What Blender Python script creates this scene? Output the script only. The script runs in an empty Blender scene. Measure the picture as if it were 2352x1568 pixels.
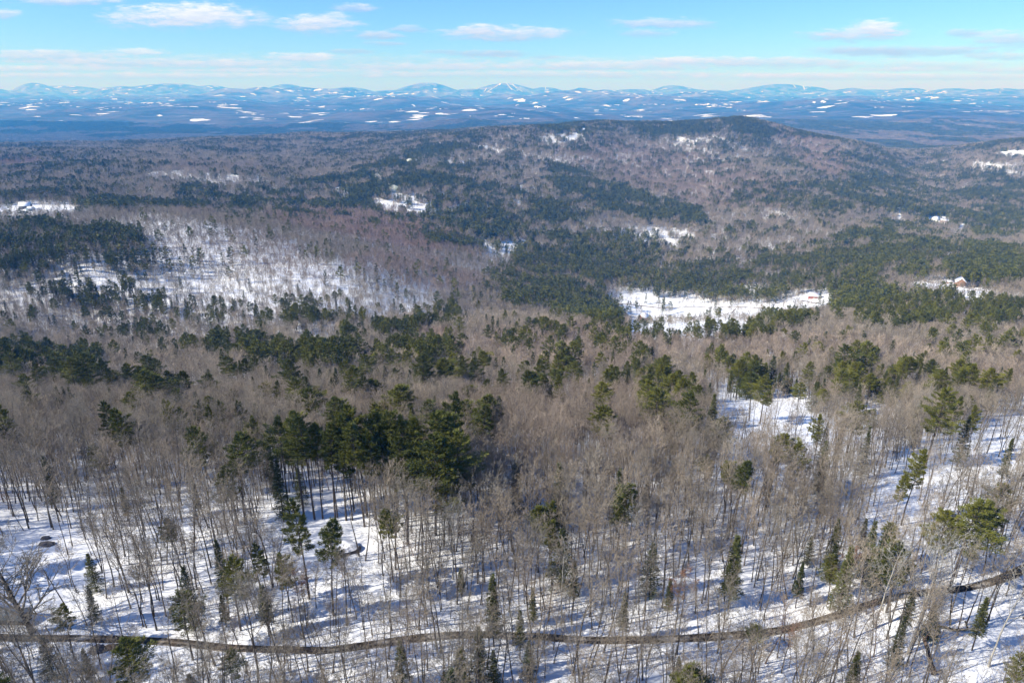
import bpy, math, random
import numpy as np
from mathutils import Vector

sc = bpy.context.scene
COL = sc.collection
R = math.radians

# ------------------------------------------------------------------ camera, sun, sky, exposure
CAM_H = 105.0
PITCH = 20.0
cam_d = bpy.data.cameras.new('camera')
cam = bpy.data.objects.new('camera', cam_d)
COL.objects.link(cam)
cam.location = (0, 0, CAM_H)
cam.rotation_euler = (R(90 - PITCH), 0, 0)
cam_d.sensor_width = 36.0
cam_d.lens = 24.0
cam_d.clip_start = 0.5
cam_d.clip_end = 200000.0
sc.camera = cam

SUN_EL, SUN_DX, SUN_DY = 36.0, -0.954, -0.30          # the sun stands left of and a little behind the camera
sun_d = bpy.data.lights.new('sun', 'SUN')
sun_d.energy = 4.6
sun_d.angle = R(0.5)
sun_d.color = (1.0, 0.955, 0.88)
sun = bpy.data.objects.new('sun', sun_d)
COL.objects.link(sun)
_v = Vector((SUN_DX * math.cos(R(SUN_EL)), SUN_DY * math.cos(R(SUN_EL)), math.sin(R(SUN_EL))))
sun.rotation_euler = _v.to_track_quat('Z', 'Y').to_euler()

sc.view_settings.view_transform = 'Standard'
sc.view_settings.look = 'None'
sc.view_settings.exposure = 0.80
sc.view_settings.gamma = 1.0
cy = sc.cycles
cy.max_bounces = 4
cy.diffuse_bounces = 2
cy.glossy_bounces = 1
cy.transmission_bounces = 0
cy.transparent_max_bounces = 4
cy.volume_bounces = 0
cy.use_denoising = True
cy.denoiser = 'OPENIMAGEDENOISE'
cy.denoising_input_passes = 'RGB_ALBEDO_NORMAL'
cy.denoising_prefilter = 'ACCURATE'
cy.caustics_reflective = False
cy.caustics_refractive = False

F0 = 1568.0                       # focal length in pixels of a 2352 px wide print of the view
CP, SP = math.cos(R(PITCH)), math.sin(R(PITCH))


def px2us(px, py):
    a = (px - 1176.0) / F0
    b = (784.0 - py) / F0
    d = CP + b * SP
    return a / d, (b * CP - SP) / d


def us2px(u, s):
    b = (s * CP + SP) / (CP - s * SP)
    return 1176.0 + F0 * u * (CP + b * SP), 784.0 - F0 * b


class NT:
    def __init__(self, tree):
        self.t = tree
        tree.nodes.clear()

    def n(self, typ, ins=None, **kw):
        nd = self.t.nodes.new(typ)
        for k, v in kw.items():
            setattr(nd, k, v)
        for k, v in (ins or {}).items():
            sock = nd.inputs[k]
            if isinstance(v, bpy.types.NodeSocket):
                self.t.links.new(v, sock)
            else:
                sock.default_value = v
        return nd

    def m(self, op, a, b=0.0, c=0.0, clamp=False):
        return self.n('ShaderNodeMath', {0: a, 1: b, 2: c}, operation=op, use_clamp=clamp).outputs[0]

    def mix(self, f, a, b, blend='MIX'):
        nd = self.n('ShaderNodeMix', data_type='RGBA', blend_type=blend)
        for i, v in ((0, f), (6, a), (7, b)):
            if isinstance(v, bpy.types.NodeSocket):
                self.t.links.new(v, nd.inputs[i])
            else:
                nd.inputs[i].default_value = v if i == 0 else (tuple(v) + (1.0,))[:4]
        return nd.outputs[2]

    def noise(self, vec, scale, detail=3.0, rough=0.55, out=0):
        return self.n('ShaderNodeTexNoise', {'Vector': vec, 'Scale': scale, 'Detail': detail, 'Roughness': rough}).outputs[out]

    def ramp(self, f, lo, hi):
        return self.n('ShaderNodeMapRange', {0: f, 1: lo, 2: hi, 3: 0.0, 4: 1.0}, interpolation_type='SMOOTHSTEP').outputs[0]


# ---- sky: Nishita sky with fair-weather cloud banks
world = bpy.data.worlds.new('World')
sc.world = world
world.use_nodes = True
W = NT(world.node_tree)
sky = W.n('ShaderNodeTexSky', sky_type='NISHITA')
sky.sun_disc = False
sky.sun_elevation = R(SUN_EL)
sky.sun_rotation = math.atan2(SUN_DX, SUN_DY)
sky.altitude = 400
sky.air_density = 1.0
sky.dust_density = 0.3
sky.ozone_density = 2.0
SKY_STRENGTH = 0.12
tc = W.n('ShaderNodeTexCoord')
sep = W.n('ShaderNodeSeparateXYZ', {0: tc.outputs['Generated']})
dy = W.m('MAXIMUM', sep.outputs[1], 0.05)
cu = W.m('DIVIDE', sep.outputs[0], dy)
cs = W.m('DIVIDE', sep.outputs[2], dy)
vec = W.n('ShaderNodeCombineXYZ', {0: cu, 1: W.m('MULTIPLY', cs, 4.5), 2: 0.0}).outputs[0]
nz = W.noise(vec, 16.0, 7.0, 0.66)
nz2 = W.noise(vec, 45.0, 5.0, 0.6)
wob = W.m('MULTIPLY', W.m('SUBTRACT', nz, 0.5), 2.6)
wob = W.m('ADD', wob, W.m('MULTIPLY', W.m('SUBTRACT', nz2, 0.5), 2.4))
CLOUDS = [  # centre x, y, half width, half height, brightness, opacity
    (430, 38, 165, 26, 1.0, .95), (690, 58, 60, 14, .8, .7), (745, 55, 75, 22, .85, .8), (1160, 78, 140, 15, .72, .85), (1110, 68, 50, 12, .85, .8),
    (1530, 54, 110, 11, .65, .7), (1490, 77, 55, 9, .5, .6), (1960, 80, 110, 14, .7, .85), (2020, 66, 55, 17, .95, .85), (2100, 118, 190, 11, .25, .7),
    (1960, 119, 110, 11, .2, .65), (2310, 92, 75, 20, .55, .75), (872, 82, 48, 10, .45, .75), (880, 101, 50, 5, .3, .6),
    (940, 68, 38, 8, .5, .6), (812, 18, 52, 8, .7, .7), (150, 2, 120, 9, .85, .8), (12, 32, 36, 12, .75, .7),
    (1120, 125, 85, 8, .15, .8), (1255, 132, 30, 5, .15, .6), (805, 119, 50, 6, .2, .6), (1010, 119, 40, 4, .3, .5), (2215, 76, 32, 9, .45, .6),
    (330, 121, 60, 9, 1.0, .7), (120, 130, 170, 14, .6, .75), (260, 145, 240, 9, .65, .7), (80, 158, 230, 8, .8, .75), (520, 150, 170, 12, .75, .7),
    (690, 132, 80, 9, .85, .75), (640, 163, 260, 5, .8, .7), (1010, 155, 260, 9, .75, .75), (1400, 152, 220, 10, .85, .75),
    (1720, 142, 230, 10, .7, .75), (1560, 142, 80, 8, .8, .7), (1900, 172, 160, 5, .9, .7), (2150, 152, 220, 10, .55, .7), (2330, 160, 110, 8, .85, .75),
    (2300, 130, 80, 8, .5, .6), (2080, 160, 110, 5, .9, .6), (1250, 172, 520, 8, .6, .75), (300, 175, 460, 7, .65, .7), (1960, 178, 500, 7, .6, .7), (600, 142, 500, 16, .6, .35), (1500, 146, 500, 14, .65, .35),
]
acc_a, acc_b = None, None
for (x, y, rx, ry, br, op) in CLOUDS:
    u0, s0 = px2us(x, y)
    u1, s1 = px2us(x + rx, y + ry)
    ex = W.m('MULTIPLY', W.m('SUBTRACT', cu, u0), 0.84 / abs(u1 - u0))
    ey = W.m('MULTIPLY', W.m('SUBTRACT', cs, s0), 0.80 / abs(s1 - s0))
    d2 = W.m('ADD', W.m('MULTIPLY', ex, ex), W.m('MULTIPLY', ey, ey))
    e = W.m('SUBTRACT', W.m('ADD', 1.0, wob), d2)
    a = W.m('MULTIPLY', W.ramp(e, -0.30, 1.15), op * .95)
    lit = W.m('ADD', W.m('MULTIPLY', ey, 0.45), W.m('ADD', br * 0.72 - .16, W.m('MULTIPLY', W.m('SUBTRACT', nz2, 0.5), 0.9)), clamp=True)
    if acc_a is None:
        acc_a, acc_b = a, W.m('MULTIPLY', a, lit)
    else:
        inv = W.m('SUBTRACT', 1.0, a)
        acc_b = W.m('ADD', W.m('MULTIPLY', acc_b, inv), W.m('MULTIPLY', a, lit))
        acc_a = W.m('ADD', W.m('MULTIPLY', acc_a, inv), a)
lit = W.m('DIVIDE', acc_b, W.m('MAXIMUM', acc_a, 0.001))
cl_col = W.mix(lit, (2.3, 2.8, 3.8), (5.5, 5.7, 6.3))
tint = W.mix(W.ramp(cs, -0.02, 0.12), (0.42, 0.68, 1.02), (0.37, .61, 1.0))
skyc = W.mix(1.0, sky.outputs[0], tint, 'MULTIPLY')
full = W.mix(acc_a, skyc, cl_col)
bg = W.n('ShaderNodeBackground', {'Color': full, 'Strength': SKY_STRENGTH})
W.n('ShaderNodeOutputWorld', {'Surface': bg.outputs[0]})

# ------------------------------------------------------------------ numpy noise
_rng = np.random.RandomState(7)
_TAB = _rng.rand(512, 512).astype(np.float64)


def vnoise(x, y, seed=0):
    xi = np.floor(x).astype(np.int64)
    yi = np.floor(y).astype(np.int64)
    fx, fy = x - xi, y - yi
    fx = fx * fx * (3 - 2 * fx)
    fy = fy * fy * (3 - 2 * fy)
    xi += seed * 37
    yi += seed * 91
    g = lambda i, j: _TAB[(i) & 511, (j) & 511]
    return (g(xi, yi) * (1 - fx) + g(xi + 1, yi) * fx) * (1 - fy) + (g(xi, yi + 1) * (1 - fx) + g(xi + 1, yi + 1) * fx) * fy


def fbm(x, y, octv=4, seed=0):
    s, a, t = 0.0, 1.0, 0.0
    c, sn = math.cos(0.6), math.sin(0.6)
    for k in range(octv):
        s = s + a * vnoise(x, y, seed + k)
        t += a
        x, y = (x * c - y * sn) * 2.03 + 11.3, (x * sn + y * c) * 2.03 - 5.7
        a *= 0.5
    return s / t


# ------------------------------------------------------------------ terrain height
# control points: (column, row of the print, distance ahead in metres)
CTRL = [
    # near slope and the fall into the valley (all columns)
    *[(c, r, y) for c in (-200, 500, 1176, 1800, 2500) for (r, y) in ((1568, 79), (1470, 89), (1227, 119), (1021, 176))],
    *[(c, r, y) for c in (-100, 600, 1176) for (r, y) in ((909, 275), (850, 360), (806, 450), (762, 540))],
    *[(c, r, y) for c in (1700, 2400) for (r, y) in ((945, 250), (880, 330), (822, 430), (775, 530))],
    (-100, 705, 650), (200, 704, 650), (200, 620, 700), (500, 640, 740), (-100, 600, 720), (200, 560, 830), (450, 522, 930), (450, 505, 1010), (700, 560, 950), (650, 700, 650), (800, 620, 800), (800, 545, 1080),
    (120, 487, 1150), (-100, 490, 1120), (450, 486, 1350), (700, 470, 1600), (450, 415, 1750), (100, 439, 1500), (100, 380, 2150), (450, 375, 2300), (100, 351, 3000), (-100, 346, 3300), (200, 335, 4000), (-100, 337, 4000), (450, 345, 3000), (450, 328, 4100),
    (800, 352, 3000), (800, 404, 2100), (800, 315, 4200), (1000, 309, 4400), (1100, 304, 4600), (700, 312, 4200),
    (900, 590, 1000), (900, 500, 1500), (880, 430, 1850), (960, 370, 2350), (1050, 345, 2700), (1000, 750, 640),
    (1176, 700, 850), (1176, 600, 1250), (1176, 500, 1700), (1176, 400, 2300), (1176, 330, 3000), (1220, 300, 3500),
    (1500, 720, 1020), (1500, 690, 1080), (1500, 600, 1450), (1500, 500, 1950), (1500, 400, 2600), (1500, 330, 3200), (1480, 290, 3600), (1250, 293, 3500), (1400, 291, 3550), (1400, 740, 860), (1600, 760, 720),
    (1850, 700, 910), (1850, 675, 970), (1850, 600, 1350), (1850, 500, 1900), (1850, 400, 2600), (1800, 340, 3250), (1700, 276, 3650), (1600, 290, 3620), (1780, 297, 3650), (1850, 309, 3600), (1960, 330, 3500), (2050, 365, 3300),
    (2200, 660, 820), (2200, 640, 900), (2200, 600, 1200), (2200, 565, 1500), (2200, 505, 2000), (2150, 430, 2800), (2090, 400, 3300), (2060, 345, 5000), (2060, 310, 6500),
    (2500, 655, 860), (2500, 565, 1500), (2500, 500, 2000), (2450, 420, 2700), (2330, 375, 3000), (2330, 335, 3500), (2250, 340, 3700), (2450, 325, 3600),
]
# hidden ground behind ridges: (column tangent u, distance, height)
HID = [(-.75, 5000, -265), (-.5, 5200, -268), (-.25, 5400, -262), (0.0, 5600, -255), (.2, 5200, -250), (.35, 4900, -240), (.5, 4600, -240), (.75, 4700, -225),
       (-.75, 6500, -262), (-.4, 6500, -262), (0, 6600, -250), (.4, 6500, -242), (.75, 6500, -235), (1.0, 6500, -230), (-1, 6500, -260),
       (0.2, 4400, -200), (.35, 4200, -215), (.5, 4200, -235), (-.9, 20, 24), (0, 20, 24), (.9, 20, 24), (0, 1, 24), (0, 55, 22.5), (.9, 50, 24), (-.9, 50, 21)]
pts, zs = [], []
for c, r, y in CTRL:
    u, s = px2us(c, r)
    pts.append((u * 1.6, math.log(y + 12.0)))
    zs.append(CAM_H + s * y)
for u, y, z in HID:
    pts.append((u * 1.6, math.log(y + 12.0)))
    zs.append(z)
P = np.array(pts)
Z = np.array(zs)


def _phi(r2):
    return np.where(r2 > 1e-12, r2 * np.log(np.maximum(r2, 1e-12)) * 0.5, 0.0)


n = len(P)
A = _phi(((P[:, None] - P[None]) ** 2).sum(-1)) + np.eye(n) * 2e-3
B = np.c_[np.ones(n), P]
M = np.block([[A, B], [B.T, np.zeros((3, 3))]])
sol = np.linalg.solve(M, np.r_[Z, 0, 0, 0])

NU, NY = 900, 780
UMAX = 1.5
_t = np.linspace(-1, 1, NU)
U = UMAX * (0.62 * _t + 0.38 * _t ** 3)
LY = np.linspace(math.log(2.0 + 12.0), math.log(46000.0 + 12.0), NY)
YY = np.exp(LY) - 12.0
MOUNT = [  # far mountains: column, row of the summit, half width, distance
    (75, 190, 45, 33), (150, 196, 90, 34), (380, 192, 110, 32), (280, 198, 70, 31), (480, 196, 60, 33), (655, 193, 45, 33), (620, 202, 90, 29), (800, 198, 55, 33), (740, 203, 60, 31),
    (980, 191, 62, 31), (1160, 190, 62, 33), (1250, 200, 45, 33.5), (1090, 203, 70, 30), (1330, 206, 45, 28), (1550, 195, 50, 35), (1460, 208, 60, 29), (1790, 192, 75, 36), (1860, 199, 50, 36), (1640, 206, 50, 29),
    (1960, 203, 60, 31), (2080, 201, 60, 31), (2200, 203, 80, 33), (2310, 203, 60, 31), (-60, 198, 80, 32), (2440, 199, 80, 32), (900, 207, 70, 30), (1400, 206, 70, 33), (1980, 205, 200, 34), (560, 205, 200, 34),
]


def height(x, y):
    """terrain height on arrays"""
    yy = np.maximum(y, 1.5)
    u = np.clip(x / (yy + 6.0) * (yy + 6.0) / yy, -UMAX, UMAX) if False else np.clip(x / yy, -1.7, 1.7)
    q = np.c_[(u * 1.6).ravel(), np.log(np.minimum(yy, 6500) + 12.0).ravel()]
    out = np.empty(len(q))
    for i in range(0, len(q), 40000):
        qq = q[i:i + 40000]
        out[i:i + 40000] = _phi(((qq[:, None] - P[None]) ** 2).sum(-1)) @ sol[:n] + sol[n] + qq @ sol[n + 1:]
    z = out.reshape(x.shape)
    # gentle dells and knolls
    w = np.clip(yy / 60.0, 0.15, 1.0)
    z = z + w * 2.4 * (fbm(x / 42.0, y / 42.0, 4, 3) - 0.5)
    z = z + np.clip((yy - 150) / 500, 0, 1) * 16 * (fbm(x / 210.0, y / 210.0, 3, 9) - 0.5)
    z = z + np.clip((yy - 900) / 1500, 0, 1) * np.clip((5200 - yy) / 1200, 0, 1) * 58 * (fbm(x / 640.0, y / 640.0, 3, 19) - 0.5)
    # far country beyond the river
    t = np.clip((yy - 5600) / 1600.0, 0, 1)
    t = t * t * (3 - 2 * t)
    yk = yy / 1000.0
    base = np.interp(yk, [0, 6, 7.5, 9, 12, 16, 20, 25, 30, 46], [-262, -262, -240, -205, -150, -100, -60, -30, -10, 20])
    amp = np.interp(yk, [0, 6, 8, 12, 18, 25, 32, 46], [0, 18, 100, 190, 330, 480, 520, 520])
    rid = fbm(x / 2600.0 + 3.1, y / 3400.0, 4, 27)
    r2 = 1 - np.abs(2 * fbm(x / 3900.0 - 8.0, y / 3000.0, 3, 41) - 1)
    far = base + amp * ((rid - 0.52) * 1.7 + (r2 - 0.82) * 0.8) + np.clip((yk - 6) / 3, 0, 1) * np.interp(yk, [6, 12, 20, 30], [34, 60, 85, 90]) * (fbm(x / 700.0, y / 1000.0, 3, 55) - 0.5)
    for (c, r, hw, dk) in MOUNT:
        uu, ss = px2us(c, r)
        h = CAM_H + ss * dk * 1000.0 - 15
        b0 = -320.0
        du = (px2us(c + hw * 1.35, r)[0] - uu)
        e = ((x / yy - uu) / du) ** 2 + ((yk - dk) / 1.7) ** 2
        far = np.maximum(far, b0 + (h - b0) * np.exp(-e * 0.55) + 90 * (fbm(x / 1100.0, y / 1100.0, 4, 61) - 0.5) * np.exp(-e * 0.25)) if True else far
    return z * (1 - t) + far * t


GX = U[None, :] * YY[:, None]
GY = np.repeat(YY[:, None], NU, 1)
GZ = height(GX, GY)
_ti = np.linspace(0, 1, 4001)


def zlook(x, y):
    """bilinear look-up in the terrain sheet"""
    x = np.asarray(x, float)
    y = np.asarray(y, float)
    fy = np.clip((np.log(np.maximum(y, 2.0) + 12.0) - LY[0]) / (LY[1] - LY[0]), 0, NY - 1.001)
    fu = np.clip(np.interp(x / np.maximum(y, 2.0), U, np.arange(NU)), 0, NU - 1.001)
    j, i = fy.astype(int), fu.astype(int)
    a, b = fy - j, fu - i
    return (GZ[j, i] * (1 - b) + GZ[j, i + 1] * b) * (1 - a) + (GZ[j + 1, i] * (1 - b) + GZ[j + 1, i + 1] * b) * a


def project(x, y, z):
    s = (z - CAM_H) / y
    return us2px(x / y, s)


def ray_hit(px, py, above=0.0, ymax=12000.0, ymin=40.0):
    """where the sight line through a print position first comes down to ABOVE metres over the ground"""
    u, s = px2us(px, py)
    ys = np.exp(np.linspace(math.log(ymin), math.log(ymax), 2500))
    g = zlook(u * ys, ys) + above - (CAM_H + s * ys)
    k = np.argmax(g > 0)
    if g[k] <= 0:
        return None
    k = max(k, 1)
    t = g[k - 1] / (g[k - 1] - g[k]) if g[k] != g[k - 1] else 0
    y = ys[k - 1] + (ys[k] - ys[k - 1]) * min(max(t, 0), 1)
    return float(u * y), float(y)


# ------------------------------------------------------------------ land cover, read off the photograph: ellipses (x, y, rx, ry, rot, value)
CONIF = [
    (1330, 291, 120, 13, 0, .95), (1600, 291, 170, 18, -2, .97), (1700, 281, 80, 22, 0, .99), (1745, 295, 45, 22, 55, .9), (1850, 305, 110, 14, 9, .95), (1960, 325, 70, 15, 20, .8),
    (1060, 330, 130, 14, -20, .85), (930, 375, 110, 28, -25, .9), (850, 420, 80, 35, 0, .9), (1010, 420, 120, 45, 0, .75), (950, 470, 170, 40, 0, .7), (760, 440, 120, 35, 0, .85),
    (1150, 400, 90, 40, 0, .55), (1240, 330, 60, 12, 30, .5), (1330, 420, 110, 30, 20, .85), (1460, 465, 150, 34, 14, .93), (1560, 490, 80, 26, 10, .9),
    (1200, 480, 170, 45, 0, .7), (1080, 530, 130, 40, 0, .75), (1000, 520, 80, 20, 20, .6), (1250, 560, 130, 35, 0, .5), (1370, 590, 190, 55, 0, .78), (1480, 560, 140, 34, 0, .55),
    (1600, 600, 160, 45, 0, .55), (1750, 570, 200, 55, 0, .5), (1900, 600, 160, 50, 0, .62), (2050, 560, 150, 60, 0, .8), (1820, 470, 150, 50, 10, .5), (1800, 380, 80, 18, 25, .65), (1850, 400, 60, 16, 15, .6),
    (1740, 350, 60, 20, 25, .45), (1660, 385, 60, 16, 10, .45), (2020, 440, 140, 50, 0, .78), (2180, 470, 150, 45, 0, .85), (2000, 370, 110, 30, 10, .6), (2130, 390, 70, 40, 0, .7), (2280, 500, 110, 60, 0, .85),
    (2250, 335, 100, 14, -10, .7), (2230, 400, 110, 14, 0, .7), (2300, 440, 90, 25, 0, .85), (2270, 600, 110, 50, 0, .8), (2100, 625, 60, 15, 0, .6),
    (190, 570, 190, 45, 0, .55), (60, 590, 90, 60, 0, .68), (330, 600, 80, 40, 0, .55), (230, 535, 90, 20, 0, .6), (60, 530, 70, 25, 0, .6), (430, 600, 40, 25, 0, .45), (120, 660, 130, 22, 0, .65), (250, 680, 110, 30, 0, .6),
    (370, 705, 110, 26, 10, .6), (480, 720, 60, 25, 0, .5), (600, 740, 40, 30, 0, .45), (700, 720, 60, 35, 0, .6), (750, 735, 90, 25, 0, .45), (1000, 720, 60, 30, 0, .5), (900, 755, 90, 22, 0, .6), (330, 765, 90, 24, 0, .35), (200, 730, 90, 24, 0, .3),
    (560, 800, 90, 26, 0, .62), (690, 825, 130, 32, 0, .72), (800, 800, 60, 25, 0, .5), (950, 810, 120, 28, 0, .55), (60, 835, 95, 38, 0, .75), (180, 850, 55, 40, 0, .7), (330, 885, 55, 26, 0, .7), (400, 800, 80, 20, 0, .35),
    (640, 455, 170, 28, 5, .85), (480, 440, 90, 20, 0, .6), (250, 465, 90, 12, 0, .6), (420, 468, 100, 10, 0, .6), (150, 400, 200, 40, 0, .42), (300, 360, 300, 30, 0, .4), (560, 380, 200, 30, 0, .3), (700, 340, 250, 22, 0, .5), (400, 330, 120, 6, 0, .75), (100, 340, 120, 8, 0, .6), (950, 312, 230, 9, -3, .8), (650, 330, 200, 10, 0, .6), (60, 440, 90, 30, 0, .4),
    (1220, 640, 110, 40, 0, .55), (1330, 690, 110, 38, 10, .9), (1230, 680, 80, 30, 0, .6), (1400, 710, 60, 30, 0, .9), (1500, 766, 130, 14, 0, .7), (1680, 768, 130, 16, 0, .75), (1800, 735, 60, 20, 0, .7), (1600, 652, 170, 20, 0, .8), (1790, 650, 110, 18, 0, .75), (1700, 672, 150, 10, 0, .8), (1530, 690, 14, 12, 0, .8), (1500, 685, 20, 5, 0, .8),
    (2000, 690, 110, 32, 0, .8), (2150, 700, 120, 30, 0, .85), (2290, 720, 90, 30, 0, .8), (2080, 740, 120, 18, 0, .6), (1920, 660, 40, 22, 0, .8), (1860, 640, 140, 16, 0, .65),
    (1320, 800, 160, 40, 0, .30), (1180, 770, 70, 30, 0, .35), (1560, 830, 180, 40, 0, .16), (1760, 870, 80, 26, 0, .55), (1950, 830, 60, 30, 0, .4), (2230, 790, 130, 30, 0, .3), (1850, 800, 120, 30, 0, .2), (2000, 900, 60, 28, 0, .35), (1960, 980, 90, 22, 0, .3), (1520, 910, 45, 35, 0, .5),
    (850, 1010, 200, 42, 0, .18), (960, 1030, 120, 50, 0, .25), (670, 1080, 40, 40, 0, .35), (2000, 1280, 120, 50, 0, .4), (1130, 1490, 110, 40, 0, .25), (580, 1390, 60, 40, 0, .25), (1180, 1370, 90, 40, 0, .2),
]
OPENS = [  # snow showing: thinner or no hardwoods
    (90, 478, 110, 10, 0, 1.0), (20, 488, 60, 12, 0, 1.0), (470, 408, 130, 11, 3, .62), (200, 380, 60, 10, 0, .45), (420, 520, 150, 22, 8, .8), (300, 520, 60, 18, 0, .7), (470, 590, 190, 60, 5, .66), (240, 625, 130, 22, 0, .6), (420, 665, 170, 22, 0, .5),
    (640, 640, 180, 55, 0, .6), (740, 625, 70, 26, 10, .85), (880, 680, 120, 26, 0, .6), (600, 545, 110, 20, 20, .5), (540, 700, 150, 30, 0, .45), (720, 748, 50, 16, 0, .85), (940, 660, 90, 20, 0, .65), (830, 600, 70, 20, 0, .5),
    (945, 368, 30, 8, 0, .7), (1045, 362, 50, 22, 0, .62), (900, 432, 30, 13, 0, .62), (860, 410, 28, 8, 0, .62), (935, 472, 90, 20, 8, .75), (1120, 345, 40, 12, 0, .6), (1290, 320, 55, 14, 0, .7), (1340, 298, 10, 3, 0, 1.0),
    (1440, 370, 60, 18, 0, .3), (1640, 340, 70, 26, 10, .45), (1590, 320, 50, 10, 0, .4), (1160, 570, 55, 18, 0, .8), (1110, 555, 30, 10, 0, .6), (1070, 480, 60, 14, 0, .5), (1180, 450, 40, 12, 0, .4), (1500, 545, 100, 18, 0, .8), (1290, 500, 50, 10, 0, .4), (790, 440, 20, 16, 60, .8), 
    (1500, 690, 110, 26, 0, .96), (1640, 716, 150, 24, 0, .96), (1530, 730, 120, 18, 0, .96), (1790, 700, 100, 22, 0, .9), (1870, 690, 60, 16, 0, .9), (1720, 688, 120, 14, 0, .6), (1590, 675, 90, 12, 0, .7), (1700, 665, 150, 10, 0, .45), 
    (2140, 652, 60, 8, 5, 1.0), (2220, 662, 70, 9, 8, .95), (2325, 352, 40, 6, 0, 1.0), (2290, 386, 60, 10, 8, .9), (2200, 530, 25, 14, 0, .9), (2190, 575, 30, 14, 0, .8), (2060, 485, 25, 10, 0, .8), (2155, 502, 30, 9, 0, .8), (2330, 530, 22, 12, 0, .8), (2110, 590, 30, 8, 0, .5), (1740, 465, 30, 8, 0, .4),
    (1750, 950, 135, 46, 0, .93), (1830, 990, 95, 32, 0, .88), (2010, 942, 90, 18, -6, .9), (1680, 905, 60, 12, 0, .7), (2250, 1030, 175, 58, -15, .9), (2150, 1095, 175, 46, -15, .88), (2330, 965, 60, 24, 0, .92), (2020, 1060, 90, 16, 0, .5),
    (66, 1256, 130, 60, 0, 1.0), (20, 1190, 70, 30, 0, .6), (90, 1360, 110, 40, 0, .8), (330, 1440, 130, 34, 0, .8), (730, 1205, 130, 68, 5, .98), (820, 1240, 60, 30, 0, .9), (250, 1175, 250, 35, 0, .3), (470, 1170, 120, 30, 0, .35),
    (2250, 1500, 170, 95, -12, .85), (1800, 1400, 170, 40, -10, .5), (1620, 1330, 250, 60, -5, .42), (600, 1530, 600, 50, 0, .4), (1500, 1530, 350, 40, 0, .35), (2000, 1400, 110, 20, -20, .8), (2190, 1362, 120, 18, -6, .85), (2330, 1318, 60, 20, -25, .85), (300, 1300, 200, 50, 0, .3), (340, 1500, 120, 40, 0, .5), (2050, 1500, 60, 60, 0, .6),
]
REDS = [  # maroon and pinkish crowns
    (860, 520, 230, 40, 12, .9), (700, 500, 90, 22, 10, .7), (620, 585, 140, 40, 15, .4), (500, 560, 160, 40, 0, .3), (900, 600, 130, 30, 0, .55), (1010, 640, 110, 26, 0, .5), (40, 372, 60, 10, 0, .9), (960, 475, 110, 26, 0, .4), (1560, 400, 260, 60, 12, .45), (1870, 350, 100, 40, 30, .55), (1700, 440, 160, 40, 0, .45),
    (1060, 808, 40, 10, 0, 1.0), (1000, 770, 50, 12, 0, .9), (1350, 790, 300, 50, 0, .5), (1750, 800, 260, 40, 0, .35), (1300, 960, 300, 80, 0, .3), (1500, 910, 200, 20, 0, .35), (2300, 860, 150, 40, 0, .3), (740, 940, 180, 20, 0, .25), (1300, 1060, 200, 40, 0, .3), (460, 480, 60, 8, 0, .3), (480, 385, 130, 14, 0, .25), (1870, 905, 90, 8, 0, .5), (2000, 810, 200, 30, 0, .3),
]


def cover(px, py, lst, base, warp=0.28):
    out = np.array(base, float) * np.ones_like(px)
    nz = (fbm(px / 33.0, py / 17.0, 4, 5) - 0.5) * 2 * warp
    for (cx, cy_, rx, ry, rot, v) in lst:
        c, s = math.cos(R(rot)), math.sin(R(rot))
        dx, dy_ = px - cx, py - cy_
        m = (np.abs(dx) < (rx + ry) * 1.4) & (np.abs(dy_) < (rx * abs(s) + ry) * 1.6 + 4)
        if not m.any():
            continue
        a = (dx[m] * c + dy_[m] * s) / rx
        b = (-dx[m] * s + dy_[m] * c) / ry
        w = np.clip((1.14 - np.sqrt(a * a + b * b) + nz[m]) / 0.34, 0, 1)
        out[m] = out[m] * (1 - w) + w * v
    return out


def base_conif(px, py):
    return np.interp(py, [300, 420, 520, 640, 760, 860, 960, 1100, 1600], [.42, .22, .10, .11, .11, .08, .045, .025, .03])


# ------------------------------------------------------------------ materials
def new_mat(name):
    m = bpy.data.materials.new(name)
    m.use_nodes = True
    return m, NT(m.node_tree)


def finish(N, col, rough=0.9, bump=None, spec=0.2):
    p = N.n('ShaderNodeBsdfPrincipled', {'Base Color': col, 'Roughness': rough, 'Specular IOR Level': spec})
    if bump is not None:
        N.t.links.new(bump, p.inputs['Normal'])
    N.n('ShaderNodeOutputMaterial', {'Surface': p.outputs[0]})
    return p


def mat_bark(name, c1, c2, red=(.31, .19, .16)):
    m, N = new_mat(name)
    oi = N.n('ShaderNodeObjectInfo')
    g = N.n('ShaderNodeNewGeometry')
    nz = N.noise(g.outputs['Position'], 0.7, 3.0)
    c = N.mix(oi.outputs['Random'], c1, c2)
    c = N.mix(N.m('MULTIPLY', nz, 0.5), c, (c1[0] * .55, c1[1] * .55, c1[2] * .55))
    at = N.n('ShaderNodeAttribute', attribute_name='tint', attribute_type='INSTANCER')
    c = N.mix(N.m('MULTIPLY', at.outputs['Fac'], 0.85), c, red)
    at2 = N.n('ShaderNodeAttribute', attribute_name='lum', attribute_type='INSTANCER')
    lum = N.m('ADD', 1.0, at2.outputs['Fac'])
    cc = N.n('ShaderNodeCombineColor', {0: lum, 1: lum, 2: lum}).outputs[0]
    c = N.mix(1.0, c, cc, 'MULTIPLY')
    finish(N, c, 0.95, spec=0.1)
    return m


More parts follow.
